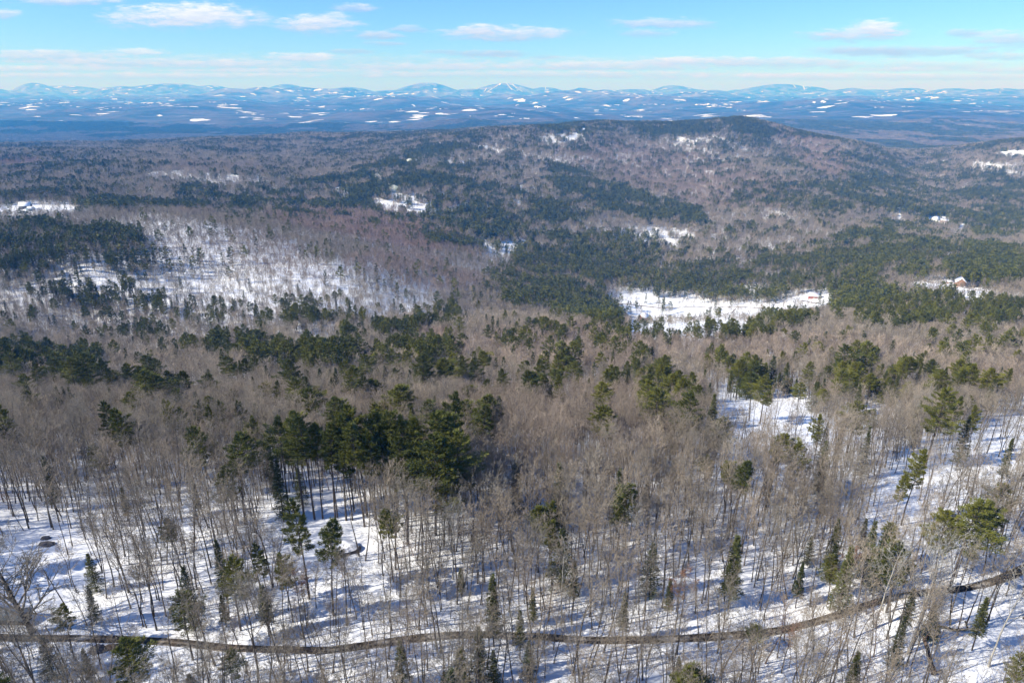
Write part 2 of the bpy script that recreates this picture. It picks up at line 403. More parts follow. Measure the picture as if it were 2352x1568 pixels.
def mat_needles(name, lo, hi):
    m, N = new_mat(name)
    oi = N.n('ShaderNodeObjectInfo')
    g = N.n('ShaderNodeNewGeometry')
    nz = N.noise(g.outputs['Position'], 0.35, 3.0)
    f = N.m('ADD', N.m('MULTIPLY', oi.outputs['Random'], 0.55), N.m('MULTIPLY', nz, 0.6), clamp=True)
    c = N.mix(f, lo, hi)
    finish(N, c, 0.75, spec=0.15)
    return m


M_TRUNK = mat_bark('grey_bark', (.125, .105, .088), (.080, .070, .062))
M_TWIG = mat_bark('bare_twigs', (.350, .288, .218), (.215, .200, .165))
M_TWIGP = mat_bark('pale_twigs', (.36, .345, .30), (.42, .40, .37))
M_PBARK = mat_bark('pine_bark', (.10, .085, .078), (.075, .062, .058))
M_PINE = mat_needles('pine_needles', (.034, .054, .020), (.185, .180, .032))
M_HEM = mat_needles('hemlock_needles', (.024, .042, .020), (.110, .115, .034))
M_RUSSET = mat_needles('russet_leaves', (.16, .075, .045), (.25, .135, .085))


def mat_simple(name, col, col2=None, scale=1.0, rough=0.8):
    m, N = new_mat(name)
    g = N.n('ShaderNodeNewGeometry')
    nz = N.noise(g.outputs['Position'], scale, 4.0)
    finish(N, N.mix(N.ramp(nz, .3, .7), col, col2 or tuple(c * .7 for c in col)), rough)
    return m


# ------------------------------------------------------------------ mesh helpers
def mesh_from(name, V, Fq, mats, mi=None, smooth=False, tri=None):
    me = bpy.data.meshes.new(name)
    V = np.asarray(V, np.float32)
    Fq = np.asarray(Fq, np.int32)
    k = Fq.shape[1]
    me.vertices.add(len(V))
    me.vertices.foreach_set('co', V.ravel())
    me.loops.add(Fq.size)
    me.loops.foreach_set('vertex_index', Fq.ravel())
    me.polygons.add(len(Fq))
    me.polygons.foreach_set('loop_start', np.arange(0, Fq.size, k, dtype=np.int32))
    for m in mats:
        me.materials.append(m)
    if mi is not None:
        me.polygons.foreach_set('material_index', np.asarray(mi, np.int32))
    if smooth:
        me.polygons.foreach_set('use_smooth', np.ones(len(Fq), bool))
    me.update(calc_edges=True)
    return me


def link(name, me, parent=None, loc=None):
    o = bpy.data.objects.new(name, me)
    COL.objects.link(o)
    if parent is not None:
        o.parent = parent
    if loc is not None:
        o.location = loc
    return o


def tag(o, label=None, cat=None, group=None, kind=None):
    if label:
        o['label'] = label
    if cat:
        o['category'] = cat
    if group:
        o['group'] = group
    if kind:
        o['kind'] = kind
    return o


def tubes(segs, sides):
    """segs: array (N, 8) p0 p1 r0 r1 -> verts, quads"""
    s = np.asarray(segs, float)
    p0, p1, r0, r1 = s[:, 0:3], s[:, 3:6], s[:, 6], s[:, 7]
    d = p1 - p0
    d /= np.maximum(np.linalg.norm(d, axis=1, keepdims=True), 1e-6)
    ref = np.where(np.abs(d[:, 2:3]) > 0.9, [[1.0, 0, 0]], [[0, 0, 1.0]])
    a = np.cross(d, ref)
    a /= np.linalg.norm(a, axis=1, keepdims=True)
    b = np.cross(d, a)
    ang = np.arange(sides) * 2 * math.pi / sides
    ring = a[:, None, :] * np.cos(ang)[None, :, None] + b[:, None, :] * np.sin(ang)[None, :, None]
    va = p0[:, None, :] + ring * r0[:, None, None]
    vb = p1[:, None, :] + ring * r1[:, None, None]
    V = np.concatenate([va, vb], 1).reshape(-1, 3)
    base = (np.arange(len(s)) * 2 * sides)[:, None]
    i = np.arange(sides)
    j = (i + 1) % sides
    q = np.stack([i, j, j + sides, i + sides], 1)
    Fq = (base[:, :, None] + q[None]).reshape(-1, 4)
    return V, Fq


def unit(v):
    return v / max(np.linalg.norm(v), 1e-9)


def bare_tree(seed, H=22.0, n1=16, n2=5, n3=4, n4=3, tw=0.02, cb=0.42, ang=38, spread=0.30, gnarl=0.14, trunk_r=0.17, lean=0.055, nseg1=4, scrub=False):
    """skeleton of a leafless tree: (trunk segments, crown segments)"""
    rg = np.random.RandomState(seed)
    trunk, crown = [], []
    k = 9
    nodes = [np.zeros(3)]
    d = unit(np.array([rg.randn() * lean, rg.randn() * lean, 1.0]))
    for i in range(k):
        d = unit(d + np.array([rg.randn(), rg.randn(), 0]) * 0.05)
        nodes.append(nodes[-1] + d * H / k)
    nodes = np.array(nodes)
    rad = lambda f: trunk_r * (1 - f) ** 0.8 + 0.02
    for i in range(k):
        trunk.append((*nodes[i], *nodes[i + 1], rad(i / k) * (1.25 if i == 0 else 1), rad((i + 1) / k)))

    def at(f):
        t = f * k
        i = min(int(t), k - 1)
        return nodes[i] + (nodes[i + 1] - nodes[i]) * (t - i), unit(nodes[i + 1] - nodes[i])

    def grow(p, d, L, r, level):
        ns = nseg1 if level == 1 else (2 if level < 4 and nseg1 > 2 else 1)
        q = [p]
        dd = d
        for i in range(ns):
            dd = unit(dd + rg.randn(3) * gnarl + np.array([0, 0, 0.12 if level < 3 else 0.02]))
            nx = q[-1] + dd * L / ns
            ra = max(r * (1 - 0.7 * i / ns), tw)
            rb = max(r * (1 - 0.7 * (i + 1) / ns), tw * 0.8)
            crown.append((*q[-1], *nx, ra, rb))
            q.append(nx)
        cnt = (0, n2, n3, n4, 0)[level]
        if cnt <= 0:
            return
        for c in range(cnt):
            f = 0.25 + 0.75 * (c + rg.rand()) / cnt
            t = min(f, .999) * ns
            i = int(t)
            pp = q[i] + (q[i + 1] - q[i]) * (t - i)
            base = unit(q[i + 1] - q[i])
            side = unit(np.cross(base, rg.randn(3)))
            a = R(rg.uniform(25, 55))
            nd = unit(base * math.cos(a) + side * math.sin(a) + np.array([0, 0, .10]))
            grow(pp, nd, L * rg.uniform(.34, .58) * (1.1 - 0.45 * f), r * 0.5, level + 1)

    for c in range(n1):
        f = cb + (0.98 - cb) * ((c + rg.rand() * .8) / n1)
        p, td = at(f)
        az = c * 2.4 + rg.rand() * 0.9
        a = R(ang + rg.uniform(-12, 14) + (12 if f < cb + .15 else 0))
        nd = unit(td * math.cos(a) + np.array([math.cos(az), math.sin(az), 0]) * math.sin(a))
        L = H * spread * (1.15 - 0.62 * (f - cb) / (1 - cb)) * rg.uniform(.65, 1.2)
        grow(p, nd, L, rad(f) * 0.55, 1)
    return np.array(trunk), np.array(crown)


def leaf_tris(P0, D, L, Wd, rg):
    """long thin triangles starting at P0, direction D"""
    n_ = len(P0)
    side = np.cross(D, rg.randn(n_, 3))
    side /= np.maximum(np.linalg.norm(side, axis=1, keepdims=True), 1e-6)
    a = P0 - side * (Wd * .5)[:, None]
    b = P0 + side * (Wd * .5)[:, None]
    c = P0 + D * L[:, None]
    V = np.stack([a, b, c], 1).reshape(-1, 3)
    Ft = np.arange(n_ * 3).reshape(-1, 3)
    return V, Ft


def conifer(seed, kind='pine', H=24.0, nb=70, per=55, lw=(0.62, 0.17), cb=0.45, Wc=3.6, branches=True):
    """(trunk segs, limb segs, needle tri verts)"""
    rg = np.random.RandomState(seed)
    k = 8
    nodes = [np.zeros(3)]
    d = np.array([0, 0, 1.0])
    for i in range(k):
        d = unit(d + np.array([rg.randn(), rg.randn(), 0]) * (0.02 if kind == 'pine' else 0.008))
        nodes.append(nodes[-1] + d * H / k)
    nodes = np.array(nodes)
    tr = 0.26 if kind == 'pine' else 0.2
    trunk = [(*nodes[i], *nodes[i + 1], tr * (1 - i / k) + .02, tr * (1 - (i + 1) / k) + .02) for i in range(k)]
    limbs, PV = [], []
    P_, D_, L_, W_ = [], [], [], []
    ph = rg.rand(3) * 6.28
    for b in range(nb):
        f = cb + (1 - cb) * ((b + rg.rand()) / nb) ** (0.9)
        t = min(f, .999) * k
        i = int(t)
        p = nodes[i] + (nodes[i + 1] - nodes[i]) * (t - i)
        g = (f - cb) / (1 - cb)
        az = b * 2.399 + rg.randn() * .35
        if kind == 'pine':
            prof = (0.55 + 0.75 * math.sin(min(g * 1.25 + .25, 1.5) * 1.7)) * (1 - g ** 3.0 * .85)
            lop = 1 + .35 * math.sin(az * 1 + ph[0]) + .2 * math.sin(az * 2 + ph[1] + g * 5)
            L = Wc * prof * lop * rg.uniform(.55, 1.2)
            el = R(rg.uniform(-4, 16) + 34 * g * g)
            up = .10
        else:
            prof = (1 - g) ** 0.8 * (0.9 if g > .12 else .7 + g * 1.6) + .05
            L = Wc * prof * rg.uniform(.75, 1.15)
            el = R(rg.uniform(-14, 4) + 45 * g ** 3)
            up = -.02
        d = np.array([math.cos(az) * math.cos(el), math.sin(az) * math.cos(el), math.sin(el)])
        L = max(L, .35)
        q = p + d * L * .5
        e = unit(d + np.array([0, 0, up]))
        w = q + e * L * .5
        limbs.append((*p, *q, .05 if branches else .03, .035))
        limbs.append((*q, *w, .035, .015))
        m = max(5, int(per * (0.35 + L / Wc)))
        s = rg.rand(m) ** (0.6 if kind == 'pine' else .85) * (0.82 if kind == 'pine' else .95) + (0.18 if kind == 'pine' else .05)
        pos = np.where(s[:, None] < .5, p + (q - p) * (s[:, None] * 2), q + (w - q) * (s[:, None] * 2 - 1))
        lat = unit(np.cross(d, [0, 0, 1.0]))
        wid = (0.10 + .34 * np.sin(np.clip(s, 0, 1) * 3.0)) * L * .62
        off = (rg.rand(m) * 2 - 1) * wid
        pos = pos + lat[None] * off[:, None] + np.array([0, 0, 1.0]) * (rg.randn(m) * (.10 if kind == 'pine' else .16))[:, None]
        dirs = e[None] * .8 + lat[None] * (off / (wid + .01) * .8)[:, None] + rg.randn(m, 3) * .42 + np.array([0, 0, .30 if kind == 'pine' else -.12])
        dirs /= np.linalg.norm(dirs, axis=1, keepdims=True)
        P_.append(pos)
        D_.append(dirs)
        sc_ = .7 + .6 * rg.rand(m)
        L_.append(lw[0] * sc_)
        W_.append(lw[1] * sc_)
    # leader
    V, Ft = leaf_tris(np.concatenate(P_), np.concatenate(D_), np.concatenate(L_), np.concatenate(W_), rg)
    return np.array(trunk), np.array(limbs), V


def tri_of_quads(V, Fq):
    return V, np.concatenate([Fq[:, [0, 1, 2]], Fq[:, [0, 2, 3]]])


def soup(parts, name, mats):
    """join (V, F tri/quad, material index) into one triangle mesh"""
    VV, FF, MI = [], [], []
    o = 0
    for V, Fx, mi in parts:
        if Fx.shape[1] == 4:
            V, Fx = tri_of_quads(V, Fx)
        VV.append(V)
        FF.append(Fx + o)
        MI.append(np.full(len(Fx), mi))
        o += len(V)
    return mesh_from(name, np.concatenate(VV), np.concatenate(FF), mats, np.concatenate(MI))


# ------------------------------------------------------------------ ground sheet
print('terrain', GZ.min(), GZ.max())
idx = np.arange(NU * NY).reshape(NY, NU)
quads = np.stack([idx[:-1, :-1], idx[:-1, 1:], idx[1:, 1:], idx[1:, :-1]], -1).reshape(-1, 4)
GPX, GPY = project(GX, np.maximum(GY, 2.0), GZ + 9)
t_con = cover(GPX, GPY, CONIF, base_conif(GPX, GPY), .42)
t_open = cover(GPX, GPY, OPENS, 0.0)
g_me = mesh_from('ground', np.stack([GX, GY, GZ], -1).reshape(-1, 3), quads, [], smooth=True)
for nm, arr in (('conifer', t_con), ('open', t_open)):
    at = g_me.attributes.new(nm, 'FLOAT', 'POINT')
    at.data.foreach_set('value', arr.astype(np.float32).ravel())

m_ground, N = new_mat('snowy_ground')
g = N.n('ShaderNodeNewGeometry')
pos = g.outputs['Position']
spx = N.n('ShaderNodeSeparateXYZ', {0: pos})
a_con = N.n('ShaderNodeAttribute', attribute_name='conifer').outputs['Fac']
a_open = N.n('ShaderNodeAttribute', attribute_name='open').outputs['Fac']
n1 = N.noise(pos, 0.05, 5.0, 0.6)
n2 = N.noise(pos, 0.9, 4.0, 0.6)
litter = N.m('MULTIPLY', N.ramp(n1, .56, .74), N.ramp(n2, .45, .7))
snow = N.mix(n1, (.80, .82, .86), (.86, .875, .89))
near = N.mix(N.m('MULTIPLY', litter, .55), snow, (.36, .29, .22))
deb = N.m('MULTIPLY', N.ramp(N.noise(pos, 3.2, 3.0, .7), .63, .70), N.ramp(N.noise(pos, .11, 3.0, .6), .42, .62))
near = N.mix(N.m('MULTIPLY', deb, .6), near, (.24, .18, .14))
# forested country beyond the modelled trees
fn = N.noise(pos, 0.0021, 7.0, 0.66)
fn2 = N.noise(pos, 0.006, 5.0, 0.65)
fn3 = N.noise(pos, 0.00045, 4.0, 0.5)
hard = N.mix(N.ramp(fn2, .35, .7), (.07, .062, .066), (.15, .125, .13))
conc = N.mix(fn2, (.014, .024, .022), (.030, .042, .034))
cf = N.ramp(N.m('ADD', N.m('MULTIPLY', fn, .62), N.m('MULTIPLY', fn2, .38)), .44, .56)
forest = N.mix(cf, hard, conc)
vor = N.n('ShaderNodeTexVoronoi', {'Vector': N.n('ShaderNodeVectorMath', {0: pos, 1: N.n('ShaderNodeVectorMath', {0: N.noise(pos, .006, 4.0, .7, out=1), 1: (120.0, 120.0, 0.0)}, operation='MULTIPLY').outputs[0]}, operation='ADD').outputs[0], 'Scale': .0062, 'Randomness': 1.0})
vr = N.n('ShaderNodeSeparateColor', {0: vor.outputs['Color']}).outputs[0]
pas = N.m('MULTIPLY', N.m('GREATER_THAN', vr, .93), N.ramp(N.noise(pos, .0013, 3.0, .5), .50, .54))
spk = N.ramp(N.m('ADD', N.m('MULTIPLY', fn3, .5), N.m('MULTIPLY', N.noise(pos, 0.0035, 5.0, .7), .5)), .60, .64)
forest = N.mix(N.m('MULTIPLY', spk, .45), forest, (.60, .60, .64))
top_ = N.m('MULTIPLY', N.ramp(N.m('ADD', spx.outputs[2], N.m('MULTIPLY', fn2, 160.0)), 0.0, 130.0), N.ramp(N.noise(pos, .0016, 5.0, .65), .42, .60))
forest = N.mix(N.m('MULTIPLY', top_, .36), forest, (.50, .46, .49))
forest = N.mix(pas, forest, (.80, .82, .86))
midf = N.mix(N.ramp(a_con, .2, .7), hard, conc)
midf = N.mix(a_open, midf, (.78, .80, .84))
far_t = N.ramp(spx.outputs[1], 5600.0, 6800.0)
fz = N.mix(far_t, midf, forest)
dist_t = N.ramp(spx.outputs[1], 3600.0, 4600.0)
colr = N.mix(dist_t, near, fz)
bmp = N.n('ShaderNodeBump', {'Strength': .35, 'Distance': .6, 'Height': N.noise(pos, 0.35, 5.0, .6)})
p = N.n('ShaderNodeBsdfPrincipled', {'Base Color': colr, 'Roughness': .85, 'Specular IOR Level': .2, 'Normal': bmp.outputs[0]})
N.n('ShaderNodeOutputMaterial', {'Surface': p.outputs[0]})
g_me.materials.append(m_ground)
tag(link('ground', g_me), kind='structure', label='snow covered forest ground falling into a wooded valley with far hills')

M_SNOW2 = mat_simple('stubbly_field', (.66, .66, .68), (.48, .47, .48), .012, .9)
M_SNOW = mat_simple('field_snow', (.86, .87, .90), (.80, .82, .86), .02, .85)


# far snowy pastures, sheets laid on the ground
def drape(name, us, ys, mat, lift, th=None):
    uu, yy = us, ys
    x = uu * yy
    z = zlook(x, yy) + lift
    r, c = x.shape
    V = np.stack([x, yy, z], -1).reshape(-1, 3)
    ii = np.arange(r * c).reshape(r, c)
    Fq = np.stack([ii[:-1, :-1], ii[:-1, 1:], ii[1:, 1:], ii[1:, :-1]], -1).reshape(-1, 4)
    return link(name, mesh_from(name, V, Fq, [mat], smooth=True))


FIELDS = [  # centre x, y, half width, half height of pastures and clearings in the far country
    (105, 231, 33, 2), (35, 242, 40, 3), (90, 240, 22, 2), (155, 244, 16, 1.5), (345, 238, 26, 3), (300, 240, 18, 1.5), (375, 240, 16, 1.5), (262, 251, 22, 3.5), (220, 266, 18, 1.2), (345, 212, 12, 1.5), (240, 207, 9, 1.5), (408, 214, 9, 1.5),
    (490, 237, 12, 1.2), (515, 240, 10, 1.2), (598, 231, 15, 2.6), (555, 233, 12, 1.2), (553, 260, 16, 2.2), (592, 264, 16, 2.4), (625, 275, 16, 1.6), (690, 209, 25, 2), (715, 245, 17, 2), (700, 253, 20, 1.2), (760, 254, 14, 1.6), (740, 262, 22, 1.8), (745, 225, 12, 1.2),
    (800, 215, 50, 4), (860, 222, 50, 3), (912, 221, 16, 3.5), (800, 254, 10, 1.6), (855, 253, 12, 2), (1020, 251, 14, 1.6), (915, 253, 6, 1), (1240, 246, 16, 5), (1262, 231, 7, 1), (1085, 268, 10, 1.4), (1155, 267, 26, 3.5), (1180, 262, 9, 1.6), (1202, 273, 16, 2.2),
    (1400, 244, 24, 2.6), (1390, 253, 26, 2.2), (1500, 242, 28, 2), (1450, 268, 30, 3.6), (1640, 243, 50, 3), (1560, 250, 10, 1.2), (1650, 247, 30, 1.5), (1650, 229, 16, 2.4), (1700, 254, 14, 1.4), (1882, 237, 20, 4), (1945, 234, 22, 2), (2025, 236, 12, 1.6), (2020, 247, 14, 2.4), (2082, 247, 14, 2),
    (2120, 213, 60, 5), (1600, 214, 40, 3), (1480, 217, 60, 3.5), (2100, 231, 20, 1.2), (2265, 236, 14, 2.2), (2245, 256, 12, 1.6), (1760, 270, 18, 1.6), (1960, 295, 10, 1.4), (2075, 290, 15, 1.2), (2135, 290, 24, 2.2), (2250, 287, 10, 1.4), (2335, 293, 26, 3.5), (2025, 314, 34, 3), (2210, 311, 20, 2.4), (2160, 311, 8, 2),
    (12, 321.5, 16, 1.8), (80, 322.5, 34, 2), (150, 321, 34, 2.6), (180, 316, 18, 1.2), (220, 320.5, 14, 1), (270, 304, 22, 1.0), (10, 295, 14, .8), (2020, 200, 0, 0),
]
nf = 0
F2 = []
for (cx, cyy, hw, hh) in FIELDS:
    r4 = random.Random(int(cx * 3 + cyy))
    k4 = max(2, int(hw / 7)) if cyy < 318 else 2
    for i4 in range(k4):
        F2.append((cx + hw * ((i4 + .5) / k4 * 2 - 1) + r4.uniform(-3, 3), cyy + r4.uniform(-1, 1) * hh * .7, hw / k4 * r4.uniform(.35, 1.15), hh * r4.uniform(.18, .62)))
for (cx, cyy, hw, hh) in F2:
    if hw <= 0:
        continue
    rr_ = np.random.RandomState(int(cx * 7 + cyy))
    h = None
    ok = []
    K = 9
    top, bot = [], []
    for i in range(K):
        t = -1 + 2 * i / (K - 1)
        wv = max(.10, (1 - abs(t) ** 3) * rr_.uniform(.25, 1.15))
        X = cx + t * hw
        sh = (rr_.uniform(-.45, .45) + t * rr_.uniform(-.5, .5)) * hh
        b_ = ray_hit(X, cyy + sh + hh * wv, 0, 44000, 4500)
        t_ = ray_hit(X, cyy + sh - hh * wv, 0, 44000, 4500)
        if b_ is None or t_ is None or t_[1] > b_[1] * 1.10:
            if b_ is not None:
                t_ = (b_[0] * 1.03, b_[1] * 1.03)
            else:
                continue
        bot.append(b_)
        top.append(t_)
    if len(bot) < 3:
        continue
    bot, top = np.array(bot), np.array(top)
    med = np.median(bot[:, 1])
    if (np.abs(bot[:, 1] / med - 1) > .3).any():
        keep = np.abs(bot[:, 1] / med - 1) <= .3
        bot, top = bot[keep], top[keep]
        if len(bot) < 3:
            continue
    ub, ut = bot[:, 0] / bot[:, 1], top[:, 0] / top[:, 1]
    w = np.linspace(0, 1, 7)[:, None]
    us = ub[None] * (1 - w) + ut[None] * w
    ys = bot[:, 1][None] * (1 - w) + top[:, 1][None] * w
    drape('pasture', us, ys, M_SNOW if rr_.rand() < .5 else M_SNOW2, 3.0 + med * .0005)
    bpy.context.scene.collection.objects[-1]['kind'] = 'structure'
    nf += 1
print('pastures', nf)

# ski trails on the two ski mountains
TRAILS = [((1150, 193), (1118, 213), 2.0), ((1118, 204), (1112, 212), 2), ((1163, 192), (1176, 208), 2), ((1177, 194), (1186, 204), 2), ((1176, 196), (1200, 212), 2.2), ((1184, 199), (1208, 212), 2), ((1192, 201), (1216, 213), 2), ((1200, 203), (1222, 213), 2),
          ((1150, 191), (1148, 197), 3), ((1208, 206), (1228, 212), 1.6), ((1172, 204), (1186, 212), 1.6), ((1252, 200), (1254, 207), 1.6), ((1822, 196), (1828, 203), 2.2), ((1843, 195), (1848, 207), 3.5), ((1850, 197), (1862, 202), 2), ((1856, 203), (1846, 208), 2), ((72, 189), (30, 199), 3.0), ((66, 191), (52, 195), 3)]
for (a, b, wpx) in TRAILS:
    K = 8
    rows = []
    for i in range(K):
        t = i / (K - 1)
        X, Y = a[0] + (b[0] - a[0]) * t, a[1] + (b[1] - a[1]) * t
        h = ray_hit(X, Y, 0, 45000, 26000)
        if h is not None:
            rows.append(h)
    if len(rows) < 3:
        continue
    rows = np.array(rows)
    du = wpx * .5 / F0 / 1.05
    u_ = rows[:, 0] / rows[:, 1]
    us = np.stack([u_ - du, u_, u_ + du], 1)
    ys = np.repeat(rows[:, 1:2], 3, 1)
    drape('ski_slope', us, ys, M_SNOW, 22.0)['kind'] = 'structure'

# ------------------------------------------------------------------ the dirt track and small roads
m_road, N = new_mat('muddy_track')
g = N.n('ShaderNodeNewGeometry')
uvn = N.n('ShaderNodeAttribute', attribute_name='across')
nz = N.noise(g.outputs['Position'], 1.2, 5.0, .65)
nb_ = N.noise(g.outputs['Position'], 0.25, 4.0, .6)
c = N.mix(N.ramp(nz, .35, .7), (.042, .032, .025), (.100, .075, .055))
ed = N.ramp(N.m('ADD', N.m('ABSOLUTE', uvn.outputs['Fac']), N.m('MULTIPLY', N.m('SUBTRACT', nz, .5), .9)), .72, .95)
mid_ = N.m('MULTIPLY', N.ramp(N.m('ABSOLUTE', uvn.outputs['Fac']), .30, .05), N.ramp(nb_, .40, .58))
c = N.mix(N.m('MULTIPLY', mid_, .55), c, (.36, .31, .25))
c = N.mix(N.m('MULTIPLY', ed, .85), c, (.58, .53, .46))
c = N.mix(N.m('MULTIPLY', N.ramp(nb_, .54, .64), .75), c, (.60, .56, .50))
rut = N.ramp(N.m('ABSOLUTE', N.m('SUBTRACT', N.m('ABSOLUTE', uvn.outputs['Fac']), .5)), .16, .05)
c = N.mix(N.m('MULTIPLY', rut, .6), c, (.030, .024, .019))
finish(N, c, .85)


def track(name, pts_, width, mat, lift=0.06, step=2.0, ymax=3000, bank=False):
    W_ = [ray_hit(a_, b_, 0, ymax, 30) for a_, b_ in pts_]
    W_ = np.array([w for w in W_ if w is not None])
    # smooth resample
    d = np.r_[0, np.cumsum(np.linalg.norm(np.diff(W_, axis=0), axis=1))]
    t = np.arange(0, d[-1], step)
    X, Y = np.interp(t, d, W_[:, 0]), np.interp(t, d, W_[:, 1])
    kk = np.ones(7) / 7
    if len(X) > 14:
        X[3:-3] = np.convolve(X, kk, 'valid')
        Y[3:-3] = np.convolve(Y, kk, 'valid')
    T = np.stack([np.gradient(X), np.gradient(Y)], 1)
    T /= np.linalg.norm(T, axis=1, keepdims=True)
    Nn = np.stack([-T[:, 1], T[:, 0]], 1)
    offs = np.linspace(-1, 1, 7)
    V, A_ = [], []
    wv = width * .5 * (1 + .18 * (fbm(t / 9.0, t * 0, 2, 4) - .5) * 2)
    for o_ in offs:
        px_, py_ = X + Nn[:, 0] * o_ * wv, Y + Nn[:, 1] * o_ * wv
        V.append(np.stack([px_, py_, zlook(px_, py_) + lift + (.0 if abs(o_) < .99 else -.12)], 1))
        A_.append(np.full(len(X), o_))
    V = np.stack(V, 1)
    r, c_ = V.shape[:2]
    ii = np.arange(r * c_).reshape(r, c_)
    Fq = np.stack([ii[:-1, :-1], ii[:-1, 1:], ii[1:, 1:], ii[1:, :-1]], -1).reshape(-1, 4)
    me = mesh_from(name, V.reshape(-1, 3), Fq, [mat], smooth=True)
    at_ = me.attributes.new('across', 'FLOAT', 'POINT')
    at_.data.foreach_set('value', np.stack(A_, 1).astype(np.float32).ravel())
    o = link(name, me)
    o['kind'] = 'structure'
    return o, np.stack([X, Y], 1)


TRACK_PX = [(-160, 1462), (-40, 1464), (60, 1464), (150, 1466), (260, 1467), (340, 1469), (430, 1477), (540, 1487), (640, 1493), (740, 1495), (800, 1490), (880, 1476), (980, 1462), (1060, 1455), (1160, 1456), (1260, 1463), (1340, 1470), (1440, 1471), (1540, 1467), (1620, 1463),
            (1700, 1459), (1790, 1447), (1860, 1432), (1930, 1411), (2000, 1385), (2070, 1365), (2150, 1358), (2230, 1352), (2290, 1335), (2352, 1306), (2420, 1275), (2480, 1240)]
tr_o, TRK = track('dirt_track', TRACK_PX, 2.15, m_road)
m_lane = mat_simple('lane_mud', (.16, .12, .10), (.30, .26, .23), .3)
lane1, LN1 = track('valley_road', [(1390, 700), (1440, 697), (1480, 703), (1530, 707), (1600, 704), (1650, 705), (1720, 706), (1780, 709), (1850, 716)], 4.0, m_lane, .1)
lane2, LN2 = track('valley_road', [(1530, 724), (1600, 733), (1650, 728), (1680, 718), (1690, 708)], 3.0, m_lane, .1)
lane3, LN3 = track('valley_road', [(1840, 690), (1880, 697), (1905, 690), (1925, 680)], 4.0, m_lane, .1)
lane4, LN4 = track('valley_road', [(2110, 640), (2170, 652), (2230, 664), (2290, 672)], 4.0, m_lane, .1)

# ------------------------------------------------------------------ tree prototypes
def tris_count(me):
    return len(me.polygons)


BARE_P, BARE_FULL = [], []       # detailed: (trunk mesh, crown mesh) ; joined
bare_kw = [dict(H=22, cb=.42), dict(H=24, cb=.5, ang=32, spread=.26), dict(H=20, cb=.36, ang=44, spread=.34), dict(H=21, cb=.55, ang=30, spread=.25, n1=13), dict(H=25, cb=.46, ang=36, lean=.06), dict(H=17, cb=.3, ang=40, spread=.33, trunk_r=.12), dict(H=23, cb=.6, ang=34, spread=.24, n1=12, lean=.05), dict(H=19, cb=.34, ang=30, spread=.36, trunk_r=.14)]
for i, kw in enumerate(bare_kw):
    kw2 = dict(n1=15, n2=5, n3=4, n4=3, tw=.017)
    kw2.update(kw)
    t, c = bare_tree(100 + i, **kw2)
    tv, tf = tubes(t, 6)
    cv, cf_ = tubes(c, 3)
    BARE_P.append((mesh_from('trunk_mesh', tv, tf, [M_TRUNK], smooth=True), mesh_from('crown_mesh', cv, cf_, [M_TWIG])))
    BARE_FULL.append(soup([(tv, tf, 0), (cv, cf_, 1)], 'bare_full', [M_TRUNK, M_TWIG]))
# old spreading oak, pale birches
t, c = bare_tree(311, H=19, n1=20, n2=7, n3=6, n4=4, tw=.022, cb=.14, ang=44, spread=.52, trunk_r=.5, gnarl=.16)
OAK = [mesh_from('trunk_mesh', *tubes(t, 8), [M_TRUNK], smooth=True), mesh_from('crown_mesh', *tubes(c, 4), [M_TWIG])]
BIRCH = []
for i in range(3):
    t, c = bare_tree(330 + i, H=19, n1=13, n2=5, n3=3, n4=2, tw=.024, cb=.38, ang=34, spread=.32, trunk_r=.15)
    BIRCH.append((mesh_from('trunk_mesh', *tubes(t, 6), [M_TWIGP], smooth=True), mesh_from('crown_mesh', *tubes(c, 3), [M_TWIGP])))
BIRCH_FULL = []
for i in range(2):
    t, c = bare_tree(336 + i, H=19, n1=11, n2=4, n3=3, n4=0, tw=.04, cb=.38, ang=34, spread=.32, trunk_r=.17)
    BIRCH_FULL.append(soup([(*tubes(t, 4), 0), (*tubes(c, 3), 0)], 'birch_full', [M_TWIGP]))
BARE_MED, BARE_LOW = [], []
for i in range(6):
    kw2 = dict(n1=14, n2=5, n3=4, n4=0, tw=.042)
    kw2.update({k_: v_ for k_, v_ in bare_kw[i].items() if k_ != 'n1'})
    t, c = bare_tree(150 + i, nseg1=3, **kw2)
    BARE_MED.append(soup([(*tubes(t, 4), 0), (*tubes(c, 3), 1)], 'bare_med', [M_TRUNK, M_TWIG]))


def low_bare(seed, tw=.085, n1=10, n2=4, n3=2):
    t, c = bare_tree(seed, H=20, n1=n1, n2=n2, n3=n3, n4=0, tw=tw, cb=.42, ang=36, spread=.30, nseg1=2)
    return t, c


for i in range(4):
    t, c = low_bare(200 + i)
    BARE_LOW.append(soup([(*tubes(t[::2], 3), 0), (*tubes(c, 3), 1)], 'bare_low', [M_TRUNK, M_TWIG]))

PINE_P, HEM_P = [], []


def conifer_meshes(seed, kind, needles, **kw):
    t, l, v = conifer(seed, kind, **kw)
    tv, tf = tubes(t, 6)
    lv, lf = tubes(l, 3)
    lt = tri_of_quads(lv, lf)
    nv = np.concatenate([lt[0], v])
    nf_ = np.concatenate([lt[1], np.arange(len(v)).reshape(-1, 3) + len(lt[0])])
    mi = np.r_[np.zeros(len(lt[1])), np.ones(len(v) // 3)]
    return mesh_from('trunk_mesh', tv, tf, [M_PBARK], smooth=True), mesh_from('crown_mesh', nv, nf_, [M_PBARK, needles], mi), soup([(tv, tf, 0), (nv, nf_[mi == 0], 0), (nv, nf_[mi == 1], 1)], 'conifer_full', [M_PBARK, needles])


